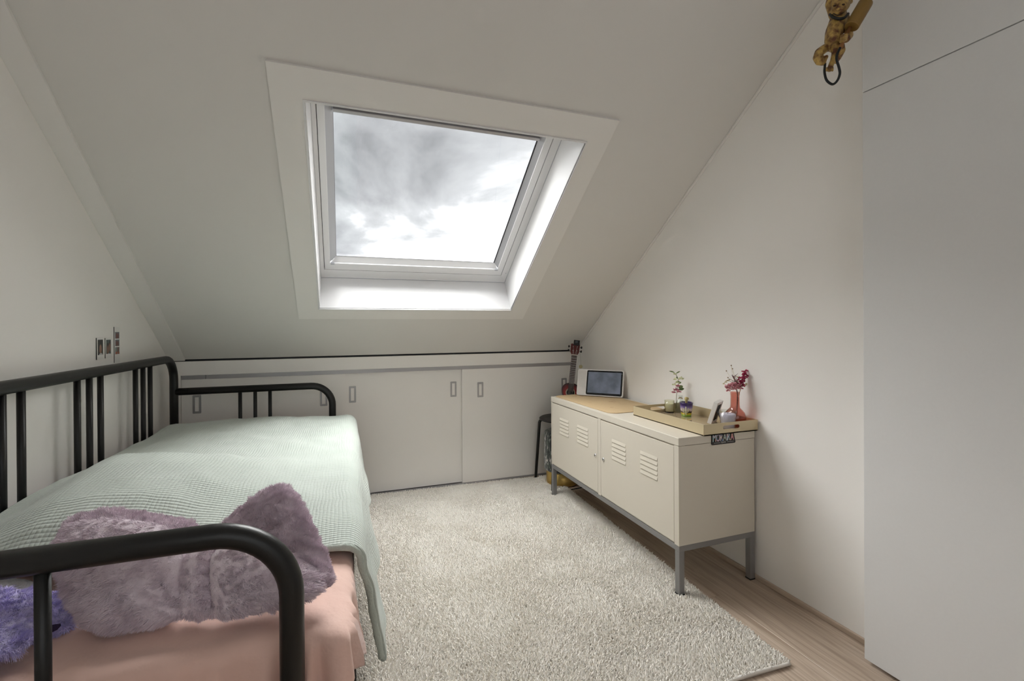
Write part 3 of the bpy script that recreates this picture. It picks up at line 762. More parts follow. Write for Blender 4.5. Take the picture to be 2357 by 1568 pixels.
# pile pressed flat under the cabinet legs and bed feet
ca, sa_ = math.cos(RA), math.sin(RA)
wx = RC.x+ca*B[:, 0]-sa_*B[:, 1]; wy = RC.y+sa_*B[:, 0]+ca*B[:, 1]
hgt = .0100+.0045*rng.random(len(B))
for lx, ly in ((1.2485, 1.5025), (1.2485, 2.6675), (1.27, 2.738), (1.27, 3.022)):
    k = np.hypot(wx-lx, wy-ly); hgt *= np.where(k < .024, .25, 1)
keep = ~((wx > 1.27) & (wy > 2.76) & (np.hypot(wx-1.412, wy-2.88) < .122))
B = B[keep]; hgt = hgt[keep]; n = len(B)
fl = vnoise(B*4.5+40, 21)*2*math.pi*1.4; mag = .10+.20*vnoise(B*9+20, 22)
ld = np.stack([np.cos(fl), np.sin(fl)], 1)*mag[:, None] + rng.normal(scale=.42, size=(n, 2))
seg = 3; nsd = 3; rw_ = .0028*(.8+.4*rng.random(n))
rowsV = []
ph = rng.random(n)*6.28
for k, (t, wdt) in enumerate(((0, .8), (.6, 1.05), (1.0, .35))):
    cz = hgt*(t if t < .9 else .97); off = ld*(hgt*.85*t*t)[:, None]
    for j in range(nsd):
        a = ph+j*2*math.pi/nsd
        rowsV.append(np.stack([B[:, 0]+off[:, 0]+np.cos(a)*rw_*wdt, B[:, 1]+off[:, 1]+np.sin(a)*rw_*wdt, .006+cz], 1))
V = np.stack(rowsV, 1).reshape(-1, 3); st = 3*nsd; base = (np.arange(n)*st)[:, None]
fl_ = []
for k in range(2):
    for j in range(nsd):
        fl_.append([k*nsd+j, k*nsd+(j+1) % nsd, (k+1)*nsd+(j+1) % nsd, (k+1)*nsd+j])
F = np.concatenate([base+np.array([q]) for q in fl_])
pile = npmesh('pile', V, F, PILE, rug, smooth=True); pile['kind'] = 'stuff'

# ================================================================== METAL CABINET
CX, CY = 1.236, 1.490; CD_, CL, CT = .390, 1.190, .630
cab = thing('metal_cabinet', 'low cream steel locker cabinet on grey legs', 'cabinet', (CX, CY, 0))
ZR, ZL = .2025, .597
# carcass shell (front recessed behind doors)
box('body', (.004, .0, ZR), (CD_, CL, ZL), CREAM, cab, bev=.0015)
lid = box('lid', (-.0015, -.0015, ZL+.0008), (CD_+.001, CL+.0015, CT), CREAM, cab, bev=.0025, seg=3)
box('side_seam', (.03, -.0008, ZL-.0006), (CD_-.002, .002, ZL+.0008), mat('seam_shadow', (.25, .22, .18), .7), cab)
yd = [(2.079-CY-.001, 1.519-CY), (2.661-CY, 2.107-CY+.001)]
def louvre(parent, ya, yb, z):
    """pressed louvre: slopes out towards its lower edge"""
    V = [(0, ya, z+.0165), (0, yb, z+.0165), (-.0032, yb-.002, z+.002), (-.0032, ya+.002, z+.002), (0, yb, z), (0, ya, z)]
    F = [(0, 1, 2, 3), (3, 2, 4, 5), (0, 3, 5), (1, 4, 2)]
    return pyd('louvre', V, F, CREAM, parent)
for (yb_, ya_), sets, ky in ((yd[0], ((1.973, 1.853), (1.741, 1.620)), 2.051), (yd[1], ((2.554, 2.438), (2.331, 2.208)), 2.131)):
    d = box('door', (-.0008, ya_, ZR+.006), (.006, yb_, ZL-.0055), CREAM, cab, bev=.0015)
    for a, b_ in sets:
        for k in range(5):
            lv = louvre(d, b_-CY, a-CY, .421+.0208*k); lv.location = (-.0008, 0, 0)
    lk = lathe('lock', [(0, 0), (.0095, 0), (.0095, .003), (.0075, .0055), (.004, .006), (0, .006)], CHROME, d, 24)
    lk.rotation_euler = (0, -math.pi/2, 0); lk.location = (-.0006, ky-CY, .398)
    box('keyhole', (-.0072, ky-CY-.0008, .394), (-.0064, ky-CY+.0008, .402), BLACKP, d)
# stiles flush with the doors
for y_, y2 in ((.0, 1.519-CY-.0016), (2.0795-CY, 2.1065-CY), (2.661-CY+.0016, CL)):
    box('stile', (-.0006, y_, ZR), (.006, y2, ZL), CREAM, cab, bev=.0008)
# dark reveal lines around the doors
RV = mat('reveal_dark', (.30, .27, .22), .8)
for y_ in (1.519-CY-.0025, 2.079-CY-.001, 2.107-CY-.0015, 2.661-CY):
    box('reveal', (.0030, y_, ZR+.005), (.0045, y_+.0025, ZL-.004), RV, cab)
box('reveal', (.0030, .028, ZL-.0055), (.0045, CL-.018, ZL-.0025), RV, cab)
zt_, zb_ = ZR, ZR-.0225
for nm, a, b_ in (('frame_rail', (.0, .025, zb_), (.022, CL-.025, zt_)), ('frame_rail', (CD_-.022, .025, zb_), (CD_, CL-.025, zt_)),
                  ('frame_rail', (.0, .0, zb_), (CD_, .025, zt_)), ('frame_rail', (.0, CL-.025, zb_), (CD_, CL, zt_))):
    box(nm, a, b_, GREYST, cab, bev=.001)
for (lx, ly, z0) in ((0, 0, .0075), (0, CL-.025, .0075), (CD_-.025, 0, 0), (CD_-.025, CL-.025, 0)):
    lg = box('leg', (lx, ly, z0), (lx+.025, ly+.025, zb_), GREYST, cab, bev=.001)
    box('foot_pad', (lx-.0008, ly-.0008, z0-.0002), (lx+.0258, ly+.0258, z0+.005), BLACKP, lg)

# ------------------------------------------------------------------ magnet
mg = thing('fridge_magnet', 'black souvenir magnet with bright place-name letters on the cabinet end', 'magnet', (1.395, CY-.0015, .588))
prism('plate', [(.004, .0), (.120, .0), (.124, .004), (.114, .046), (.106, .0475), (.0, .0475), (.0, .004)], .004, mat('magnet_black', (.012, .009, .009), .35), mg, .0006,
      Matrix(((1, 0, 0, 0), (0, 0, -1, 0), (0, 1, 0, 0), (0, 0, 0, 1))))
def letter_mat(i):
    m = bpy.data.materials.new('letter_%d' % i); m.use_nodes = True; nt = m.node_tree; b = nt.nodes['Principled BSDF']; b.inputs['Roughness'].default_value = .35
    tc = N(nt, 'ShaderNodeTexCoord'); n = N(nt, 'ShaderNodeTexNoise'); n.inputs['Scale'].default_value = 70; n.inputs['Detail'].default_value = 1
    mp = N(nt, 'ShaderNodeMapping'); mp.inputs['Location'].default_value = (i*1.7, i*.3, 0); nt.links.new(tc.outputs['Object'], mp.inputs[0]); nt.links.new(mp.outputs[0], n.inputs['Vector'])
    r = N(nt, 'ShaderNodeValToRGB'); r.color_ramp.interpolation = 'LINEAR'
    cols = [((.62, .36, .30), (.25, .50, .52), (.62, .42, .48)), ((.42, .16, .36), (.50, .36, .42), (.16, .30, .45)), ((.12, .25, .50), (.60, .48, .45), (.62, .55, .50)),
            ((.2, .42, .62), (.45, .36, .25), (.25, .52, .52)), ((.62, .40, .16), (.4, .52, .62), (.6, .3, .28)), ((.62, .50, .42), (.38, .50, .60), (.30, .36, .46)), ((.55, .22, .28), (.66, .38, .24), (.62, .45, .42))][i % 7]
    r.color_ramp.elements[0].position = .35; r.color_ramp.elements[0].color = (*cols[0], 1)
    r.color_ramp.elements[1].position = .65; r.color_ramp.elements[1].color = (*cols[2], 1)
    e = r.color_ramp.elements.new(.5); e.color = (*cols[1], 1)
    nt.links.new(n.outputs[0], r.inputs[0]); nt.links.new(r.outputs[0], b.inputs['Base Color']); return m
xc_ = .0045
for i_, ch in enumerate('MORAIRA'):
    lo_ = text_mesh('letter', ch, .047, letter_mat(i_), mg, Matrix.Identity(4), .0005)
    xs_ = [v.co.x for v in lo_.data.vertices]; w_ = (max(xs_)-min(xs_))*.535
    lo_.data.transform(Matrix(((.535, 0, 0, xc_-min(xs_)*.535), (0, 0, -1, -.0042), (0, .94, 0, .0140), (0, 0, 0, 1))))
    xc_ += w_+.0008
SILV = mat('magnet_silver', (.42, .41, .40), .4)
text_mesh('subtitle', 'España', .0095, SILV, mg, Matrix(((1, 0, 0, .046), (0, 0, -1, -.0042), (0, 1, 0, .0055), (0, 0, 0, 1))), .0002, .3)
box('rule', (.010, -.0045, .0068), (.042, -.0038, .0082), SILV, mg); box('rule', (.079, -.0045, .0068), (.114, -.0038, .0082), SILV, mg)

# ------------------------------------------------------------------ cork mat
def cork():
    m = mat('cork', (.52, .37, .205), .8, bump=(300, .35, .0008)); nt = m.node_tree; b = nt.nodes['Principled BSDF']
    tc = N(nt, 'ShaderNodeTexCoord'); n = N(nt, 'ShaderNodeTexNoise'); n.inputs['Scale'].default_value = 11; n.inputs['Detail'].default_value = 6; n.inputs['Roughness'].default_value = .75
    nt.links.new(tc.outputs['Object'], n.inputs['Vector'])
    r = N(nt, 'ShaderNodeValToRGB'); r.color_ramp.elements[0].position = .30; r.color_ramp.elements[0].color = (.33, .20, .12, 1)
    r.color_ramp.elements[1].position = .42; r.color_ramp.elements[1].color = (.50, .37, .215, 1)
    nt.links.new(n.outputs[0], r.inputs[0]); nt.links.new(r.outputs[0], b.inputs['Base Color']); return m
mo = prism('desk_mat', rrect(0, .335, 0, .66, .045, 8), .003, cork(), None, .0006)
mo.location = (1.262, 2.022, CT+.0002); mo.rotation_euler = (0, 0, .012)
tag(mo, 'tan cork desk mat with rounded corners on the cabinet top', 'mat')

# ------------------------------------------------------------------ smart display
dl, dr = Vector((1.393, 2.640)), Vector((1.592, 2.420)); dv = (dr-dl); dang = math.atan2(dv.y, dv.x)
sdp = thing('smart_display', 'white smart display with a dark screen standing on the cork mat', 'display', ((dl.x+dr.x)/2, (dl.y+dr.y)/2, CT+.0068), dang)
T = Matrix.Rotation(math.radians(-14), 4, 'X')
dw, dh = dv.length/2, .166
Tm = T @ Matrix(((1, 0, 0, 0), (0, 0, -1, 0), (0, 1, 0, 0), (0, 0, 0, 1)))    # x right, y up, z towards viewer
WP = mat('display_white', (.78, .77, .77), .35)
prism('housing', rrect(-dw, dw, 0, dh, .012), .016, WP, sdp, .002, Matrix.Translation((0, 0, .001)) @ T @ Matrix(((1, 0, 0, 0), (0, 0, -1, .016), (0, 1, 0, 0), (0, 0, 0, 1))))
SCR = mat('screen_glass', (.008, .009, .011), .06, spec=.6)
prism('screen_glass', rrect(-dw+.062, dw-.006, .006, dh-.006, .009), .0008, SCR, sdp, 0, Matrix.Translation((0, 0, .001)) @ Tm @ Matrix.Translation((0, 0, .0001)))
def screen_mat():  # dim mottled blue-grey emission over a dark glossy base
    m = bpy.data.materials.new('screen_blue_grey'); m.use_nodes = True; nt = m.node_tree; b = nt.nodes['Principled BSDF']
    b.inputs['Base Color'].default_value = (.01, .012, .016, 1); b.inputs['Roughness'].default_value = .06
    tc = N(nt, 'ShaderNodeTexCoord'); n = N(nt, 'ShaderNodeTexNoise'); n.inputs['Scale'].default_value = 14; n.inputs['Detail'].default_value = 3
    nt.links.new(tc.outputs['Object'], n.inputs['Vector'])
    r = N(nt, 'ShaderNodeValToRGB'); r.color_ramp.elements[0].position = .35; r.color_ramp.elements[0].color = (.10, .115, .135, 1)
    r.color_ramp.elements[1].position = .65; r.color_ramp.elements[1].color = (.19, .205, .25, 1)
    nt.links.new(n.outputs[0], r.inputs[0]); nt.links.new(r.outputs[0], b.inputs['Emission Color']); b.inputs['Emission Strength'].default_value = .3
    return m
prism('screen', rrect(-dw+.071, dw-.016, .019, dh-.016, .001, 1), .0003, screen_mat(), sdp, 0, Matrix.Translation((0, 0, .001)) @ Tm @ Matrix.Translation((0, 0, .001)))
FAB = mat('speaker_fabric', (.70, .68, .67), .9, bump=(420, .7, .001))
prism('speaker_grille', rrect(-dw+.005, -dw+.056, .006, dh-.006, .009), .0008, FAB, sdp, 0, Matrix.Translation((0, 0, .001)) @ Tm @ Matrix.Translation((0, 0, .0001)))
V = []; F = []
for a in range(5):                                            # small raised dots on the grille, joined
    for b_ in range(15):
        cx_, cy_ = -dw+.011+a*.0098+(b_ % 2)*.004, .014+b_*.0099
        bq = len(V)
        V += [(cx_+.0022*math.cos(k*math.pi/3), cy_+.0022*math.sin(k*math.pi/3), 0) for k in range(6)]+[(cx_, cy_, .0012)]
        F += [(bq+k, bq+(k+1) % 6, bq+6) for k in range(6)]
dots = pyd('grille_dots', V, F, FAB, sdp); dots.data.transform(Matrix.Translation((0, 0, .001)) @ Tm @ Matrix.Translation((0, 0, .001))); dots['kind'] = 'stuff'
cm_ = lathe('camera_lens', [(0, 0), (.0018, 0), (.0018, .0005), (0, .0005)], mat('lens_grey', (.4, .42, .45), .2), sdp, 12); cm_.data.transform(Matrix.Translation((0, 0, .001)) @ Tm @ Matrix.Translation((dw-.011, dh-.022, .001)))
# wedge-shaped back foot
pyd('stand', [Vector(q) for q in ((-.10, .018, .001), (.10, .018, .001), (.085, .095, .001), (-.085, .095, .001), (-.10, .040, .11), (.10, .040, .11))],
    [(0, 3, 2, 1), (0, 1, 5, 4), (1, 2, 5), (2, 3, 4, 5), (3, 0, 4)], mat('bamboo', (.50, .33, .17), .5), sdp)

# ================================================================== TRAY AND WHAT STANDS ON IT
TX0, TX1, TY0, TY1, TZ, TH = 1.348, 1.633, 1.478, 1.955, CT+.0002, .046
BRASS = mat('pale_gold', (.55, .46, .30), .32, .35)
TFLOOR = mat('tray_lacquer', (.50, .39, .26), .07, .2, coat=.6)
tray = thing('serving_tray', 'pale gold rectangular serving tray with slot handles on the cabinet', 'tray', ((TX0+TX1)/2, (TY0+TY1)/2, TZ))
hx, hy = (TX1-TX0)/2, (TY1-TY0)/2; tw_ = .003
box('base', (-hx, -hy, 0), (hx, hy, .0045), BRASS, tray)
box('lacquer_floor', (-hx+.0035, -hy+.0035, .0045), (hx-.0035, hy-.0035, .0052), TFLOOR, tray)
box('long_side', (-hx, -hy, 0), (-hx+tw_, hy, TH), BRASS, tray, bev=.0008); box('long_side', (hx-tw_, -hy, 0), (hx, hy, TH), BRASS, tray, bev=.0008)
def slot_side(y0):
    """end wall with a rounded handle slot"""
    ou = [(-hx+tw_, 0), (hx-tw_, 0), (hx-tw_, TH), (-hx+tw_, TH)]
    sl = []
    for cx_, a0 in ((.036, -90), (-.036, 90)):
        for k in range(9):
            a = math.radians(a0+180*k/8); sl.append((cx_+.0078*math.cos(a), .0265+.0078*math.sin(a)))
    bm = bmesh.new()
    vo_ = [bm.verts.new((a, 0, b)) for a, b in ou]; vi = [bm.verts.new((a, 0, b)) for a, b in sl]
    es = [bm.edges.new((vo_[i], vo_[(i+1) % 4])) for i in range(4)] + [bm.edges.new((vi[i], vi[(i+1) % len(vi)])) for i in range(len(vi))]
    bmesh.ops.triangle_fill(bm, use_beauty=True, edges=es)
    r_ = bmesh.ops.extrude_face_region(bm, geom=bm.faces[:])
    for g in r_['geom']:
        if isinstance(g, bmesh.types.BMVert): g.co.y += tw_
    bmesh.ops.recalc_face_normals(bm, faces=bm.faces[:])
    me = bpy.data.meshes.new('end_side'); bm.to_mesh(me); bm.free(); o = link('end_side', me, BRASS, tray); o.location = (0, y0, 0)
slot_side(-hy); slot_side(hy-tw_)
TF = TZ+.0055

def glass_jar(name, label, cat, x, y, r0, r1, h, gm, th=.002):
    t = thing(name, label, cat, (x, y, TF))
    lathe('glass', [(0, 0), (r0-.002, 0), (r0, .003), (r1, h), (r1-th, h), (r0-th, .006), (0, .006)], gm, t, 40)
    return t
cg = glass_jar('candle_jar', 'small smoky glass candle with cream wax on the tray', 'candle', 1.545, 1.930, .0225, .0245, .062, GREENG)
lathe('wax', [(0, .0065), (.0198, .0065), (.0212, .044), (.019, .0465), (0, .0445)], mat('cream_wax', (.74, .71, .55), .5), cg, 32)
LBL = mat('label_print', (.50, .48, .36), .6)
for k in range(5):
    V = []; 
    for a in np.linspace(-2.55, -1.75 if k else -2.0, 9):
        r_ = .0233+.0003*k
        for z in (.016+.0052*k, .0175+.0052*k): V.append((r_*math.cos(a), r_*math.sin(a), z))
    pyd('label_line', V, [(2*i_, 2*i_+2, 2*i_+3, 2*i_+1) for i_ in range(8)], LBL, cg)
lathe('dark_base', [(0, -.0002), (.0215, -.0002), (.0215, .001), (0, .001)], BLACKP, cg, 32)

# clear ribbed bud vase with a sprig
bv_ = thing('bud_vase', 'small clear ribbed glass bottle vase on the tray', 'vase', (1.601, 1.915, TF))
pr_ = [(0, 0), (.022, 0), (.0255, .004), (.0265, .018), (.0255, .036), (.020, .052), (.012, .064), (.0095, .070), (.0095, .080), (.0115, .084), (.0095, .084), (.0078, .078), (.0078, .069), (.0105, .062), (.0185, .050), (.024, .035), (.025, .018), (.023, .006), (0, .005)]
ob = lathe('glass', pr_, CLEAR, bv_, 64)
for v in ob.data.vertices:
    a = math.atan2(v.co.y, v.co.x); rr_ = math.hypot(v.co.x, v.co.y)
    if rr_ > .012: 
        k = 1+.025*math.cos(16*a); v.co.x *= k; v.co.y *= k
tube('twine', [(.0102*math.cos(a), .0102*math.sin(a), .0705+.002*math.sin(a*2)) for a in np.linspace(0, 6.2, 20)], .0014, mat('twine', (.45, .30, .15), .9), bv_, 6)

LEAF = mat('leaf_green', (.16, .23, .09), .6); WHITEF = mat('petal_white', (.74, .76, .52), .7); PINKF = mat('petal_pink', (.62, .28, .34), .7)
STEM = mat('stem_green', (.16, .15, .08), .7); DSTEM = mat('stem_dark', (.08, .03, .035), .7); MAG = mat('petal_magenta', (.50, .06, .14), .75)
PINKL = mat('petal_light_pink', (.70, .36, .40), .7); CREAMF = mat('petal_cream', (.68, .60, .40), .8); BURG = mat('sprig_burgundy', (.13, .03, .04), .8)
def leaf_geo(base, dirv, length, width, V, F, droop=.2, ref=(.3, .2, 1)):
    d = Vector(dirv).normalized(); s_ = d.cross(Vector(ref)).normalized(); up_ = s_.cross(d)
    b = len(V); n_ = 6
    for k in range(n_+1):
        t = k/n_; w = width*math.sin(math.pi*min(1, t*.97+.03))**.8
        c_ = Vector(base)+d*length*t-Vector((0, 0, 1))*droop*length*t*t
        V += [c_-s_*w, c_+up_*w*.25*-1, c_+s_*w]
    for k in range(n_):
        for j in range(2): F.append((b+3*k+j, b+3*k+j+1, b+3*k+j+4, b+3*k+j+3))
def blossom(name, parent, c_, r, npet, m, seedn, fill=1):
    """cluster of small curved petals around a point, one mesh"""
    V = []; F = []; rr_ = np.random.default_rng(seedn)
    for k in range(npet):
        d = rr_.normal(size=3); d[2] = abs(d[2])*.7; d /= np.linalg.norm(d)
        leaf_geo(Vector(c_)+Vector(d)*r*.2*fill, d, r*(.9+.7*rr_.random()), r*.5, V, F, .15, rr_.normal(size=3))
    return pyd(name, V, F, m, parent, smooth=True)
def wp(t, x, y, d):
    return px(x, y, d)-Vector(t.location)
sd_ = 1.601*.3417+1.915*.9398
spg = thing('flower_sprig', 'artificial white blossom sprig with pink flower in the ribbed vase', 'flowers', (1.601, 1.915, TF+.012))
sg = [(1557, 940), (1557, 912), (1559, 893), (1562, 880), (1559, 868), (1554, 860)]
tube('stem', spline([wp(spg, a, b, sd_) for a, b in sg], 5), .0011, STEM, spg, 6)
for i_, (a, b, r_) in enumerate(((1554, 862, .0075), (1568, 872, .010), (1554, 874, .0075), (1560, 881, .0085), (1552, 886, .0075))):
    blossom('blossom', spg, wp(spg, a, b, sd_-.004*(i_ % 2)), r_, 16, WHITEF, 40+i_)
for i_, (a, b, r_) in enumerate(((1556, 899, .011), (1560, 890, .009), (1550, 904, .008), (1563, 902, .008))):
    blossom('pink_blossom', spg, wp(spg, a, b, sd_-.006), r_, 20, PINKF, 60+i_)
def leaf_part(parent, p, q, w, m=LEAF, droop=.15):
    V = []; F = []; leaf_geo(p, Vector(q)-Vector(p), (Vector(q)-Vector(p)).length, w, V, F, droop, (.55, .83, .1))
    o = pyd('leaf', V, F, m, parent, smooth=True); return o
for a, b, c_, e_, w in ((1553, 858, 1540, 852, .003), (1556, 860, 1566, 853, .003), (1562, 893, 1572, 887, .009), (1562, 897, 1575, 893, .008), (1563, 884, 1568, 878, .004), (1559, 872, 1557, 866, .003), (1560, 878, 1566, 881, .004)):
    leaf_part(spg, wp(spg, a, b, sd_-.008), wp(spg, c_, e_, sd_-.012), w)

# painted cactus pot
def pot_mat():
    m = bpy.data.materials.new('painted_pot'); m.use_nodes = True; nt = m.node_tree; b = nt.nodes['Principled BSDF']; b.inputs['Roughness'].default_value = .2; b.inputs['Coat Weight'].default_value = .4
    tc = N(nt, 'ShaderNodeTexCoord'); sp2 = N(nt, 'ShaderNodeSeparateXYZ'); nt.links.new(tc.outputs['Object'], sp2.inputs[0])
    n = N(nt, 'ShaderNodeTexNoise'); n.inputs['Scale'].default_value = 45; nt.links.new(tc.outputs['Object'], n.inputs['Vector'])
    ad = N(nt, 'ShaderNodeMath', operation='MULTIPLY_ADD'); ad.inputs[1].default_value = .006; nt.links.new(n.outputs[0], ad.inputs[0]); nt.links.new(sp2.outputs[2], ad.inputs[2])
    mr = N(nt, 'ShaderNodeMapRange'); mr.inputs[1].default_value = .003; mr.inputs[2].default_value = .069; nt.links.new(ad.outputs[0], mr.inputs[0])
    r = N(nt, 'ShaderNodeValToRGB'); cr_ = r.color_ramp
    stops = [(0, (.16, .42, .03)), (.12, (.30, .50, .03)), (.17, (.62, .50, .02)), (.25, (.62, .50, .02)), (.27, (.03, .01, .015)), (.37, (.05, .015, .02)), (.40, (.62, .52, .50)), (.52, (.60, .52, .62)), (.66, (.22, .16, .42)), (.80, (.05, .03, .14)), (1, (.03, .015, .08))]
    cr_.elements[0].position, cr_.elements[0].color = stops[0][0], (*stops[0][1], 1)
    cr_.elements[1].position, cr_.elements[1].color = stops[-1][0], (*stops[-1][1], 1)
    for p_, c_ in stops[1:-1]:
        e = cr_.elements.new(p_); e.color = (*c_, 1)
    nt.links.new(mr.outputs[0], r.inputs[0]); nt.links.new(r.outputs[0], b.inputs['Base Color']); return m
pot = thing('plant_pot', 'small hand-painted pot with a desert sunset and cactus motif', 'pot', (1.560, 1.825, TF))
lathe('pot', [(0, 0), (.0205, 0), (.0225, .002), (.0315, .063), (.0312, .066), (.0285, .066), (.026, .056), (0, .056)], pot_mat(), pot, 44)
lathe('soil', [(0, .0565), (.0262, .0562)], mat('soil', (.05, .035, .025), .95), pot, 24)
def on_pot(a, z, off=.0006): r_ = .0225+(.0315-.0225)*(z-.002)/.061+off; return (r_*math.cos(a), r_*math.sin(a), z)
fa = math.atan2(-1.825, -1.560)-.05
CACW = mat('motif_cream', (.55, .55, .36), .4); CACD = mat('motif_outline', (.02, .03, .015), .4)
for (pts, w) in (([(0, .008), (0, .048)], .0030), ([(0, .018), (-.28, .020), (-.34, .026), (-.36, .040)], .0022), ([(0, .020), (.28, .022), (.36, .028), (.40, .042)], .0022), ([(-.28, .020), (-.62, .028), (-.66, .044)], .0017), ([(.25, .016), (.6, .020), (.66, .030)], .0012)):
    tube('cactus_motif', spline([on_pot(fa+a, z, .0) for a, z in pts], 5), w, CACW if w > .0012 else CACD, pot, 6)
for a, z in ((-.66, .043), (.40, .0395), (.66, .031)): 
    lathe('motif_dot', [(0, -.0015), (.0016, 0), (0, .0015)], MAG, pot, 8, c=on_pot(fa+a, z))
cc_ = thing('small_cactus', 'tiny pale yellow cactus standing in the painted pot', 'cactus', (1.560, 1.825, TF+.0568))
lathe('stem', [(0, 0), (.006, 0), (.0055, .012), (.007, .018), (.0085, .026), (.0065, .033), (0, .035)], mat('cactus_yellow', (.55, .45, .20), .85, bump=(700, 1, .002), var=(200, .35)), cc_, 16)
lathe('arm', [(0, -.005), (.0045, -.003), (.005, .003), (0, .007)], mat('cactus_yellow', (.55, .45, .20)), cc_, 12, c=(.006, -.004, .026))

# white photo frame seen from its edge
pf = thing('standing_picture', 'small white standing picture seen edge-on beside the lilac candle', 'picture', (1.553, 1.650, TF+.0035), .55)
Tf = Matrix.Rotation(math.radians(17), 4, 'X')
WF = mat('frame_white', (.74, .73, .71), .45)
def fbox(nm, a, b_, m, bev=.0):
    o = box(nm, a, b_, m, pf, bev=bev); o.data.transform(Tf); return o
for a, b_ in (((-.045, -.008, 0), (-.033, .010, .10)), ((.033, -.008, 0), (.045, .010, .10)), ((-.033, -.008, 0), (.033, .010, .012)), ((-.033, -.008, .088), (.033, .010, .10))):
    fbox('frame_bar', a, b_, WF, .0008)
fbox('back_panel', (-.034, -.006, .011), (.034, -.002, .089), mat('frame_back', (.02, .02, .022), .7))
fbox('picture', (-.033, -.002, .012), (.033, .002, .088), mat('frame_picture', (.35, .33, .32), .4))
pyd('easel', [(-.012, -.012, .07), (.012, -.012, .07), (.012, -.050, -.003), (-.012, -.050, -.003)], [(0, 1, 2, 3)], mat('frame_back', (.02, .02, .022)), pf)

# lilac candle in tumbler
lc = glass_jar('candle_tumbler', 'lilac wax candle in a clear tapered glass tumbler', 'candle', 1.5135, 1.5200, .0285, .0345, .080, CLEAR)
lathe('wax', [(0, .0065), (.0262, .0065), (.0312, .064), (.0285, .067), (0, .065)], mat('lilac_wax', (.68, .62, .76), .45), lc, 36)
lathe('wick', [(0, .065), (.0007, .065), (.0006, .073), (0, .074)], BLACKP, lc, 6)

# rose glass bottle vase
rv_ = thing('rose_vase', 'rose pink glass bottle vase at the near end of the tray', 'vase', (1.586, 1.552, TF))
prf = [(0, 0), (.036, 0), (.0415, .006), (.0435, .025), (.043, .045), (.038, .062), (.028, .074), (.020, .082), (.0185, .095), (.0178, .135), (.0192, .137), (.0192, .150)]
inn = [(.0160, .150), (.0160, .095), (.0175, .083), (.026, .0725), (.036, .061), (.041, .044), (.0415, .025), (.0395, .008), (0, .004)]
lathe('glass', prf+inn, PINKG, rv_, 56)
fd = 1.586*.3417+1.552*.9398
RL_ = Vector((1.586, 1.552, TF+.02))
def stem_thing(name, label, pts, m, r_=.0012):
    t = thing(name, label, 'flowers', RL_, 0, 'dried flowers in the rose vase')
    tube('stem', spline([wp(t, a, b, fd) for a, b in pts], 5), r_, m, t, 6)
    return t
ORG = mat('stem_orange', (.40, .16, .03), .7)
f1 = stem_thing('dried_celosia', 'deep magenta feathery dried flower head in the rose vase', [(1696, 958), (1700, 915), (1705, 895), (1709, 880), (1714, 862)], ORG)
for i_ in range(40):
    t_ = i_/39; a = 1703+t_*12+rng.normal()*(4.6-1.5*t_); b = 893-t_*36+rng.normal()*2.5
    blossom('floret', f1, wp(f1, a, b, fd+rng.normal()*.006), .0058, 18, MAG, 100+i_)
f2 = stem_thing('dried_hydrangea', 'pale pink dried hydrangea drooping over the vase rim', [(1694, 955), (1697, 915), (1695, 899), (1688, 893)], DSTEM)
for i_ in range(30):
    a = 1672+rng.random()*32; b = 883+rng.random()*14+abs(a-1688)*.22
    blossom('floret', f2, wp(f2, a, b, fd-.008+rng.normal()*.008), .0075, 12, PINKL, 200+i_)
f3 = stem_thing('dried_grass_sprig', 'dark burgundy branching sprig between the dried flowers', [(1697, 950), (1698, 910), (1694, 885), (1689, 868)], BURG)
for i_ in range(34):
    t_ = rng.random(); a = 1698-t_*11; b = 895-t_*27
    q = (a+rng.normal()*6, b-5-rng.random()*6)
    tube('twig', [wp(f3, a, b, fd), wp(f3, (a+q[0])/2+1, (b+q[1])/2, fd-.002), wp(f3, *q, fd+rng.normal()*.008)], [.0007, .0009, .0004], BURG, f3, 5)
f4 = stem_thing('dried_bead_stems', 'thin stems with round beige seed heads above the pink flowers', [(1697, 950), (1696, 905), (1688, 875), (1683, 842)], CREAMF, .0005)
for a, b in ((1686, 849), (1672, 854), (1675.5, 869.5), (1683, 841.5)):
    tube('stem', spline([wp(f4, 1695, 900, fd), wp(f4, (1695+a)/2+2, (900+b)/2, fd), wp(f4, a, b, fd)], 4), .0004, CREAMF, f4, 5)
    lathe('seed_head', [(0, -.0028), (.002, -.002), (.0028, 0), (.002, .002), (0, .0028)], mat('seed_brown', (.30, .20, .12), .8), f4, 10, c=wp(f4, a, b, fd))
f5 = stem_thing('dried_cream_sprigs', 'small cream dried blossoms peeking around the bouquet', [(1697, 950), (1699, 905), (1707, 893), (1718, 885)], CREAMF, .0006)
for i_, (a, b) in enumerate(((1671, 880), (1675, 877), (1667, 884), (1696, 868), (1693, 874), (1697, 880), (1718, 885), (1714, 888), (1678, 876))):
    blossom('floret', f5, wp(f5, a, b, fd+.006), .0048, 12, CREAMF, 300+i_)

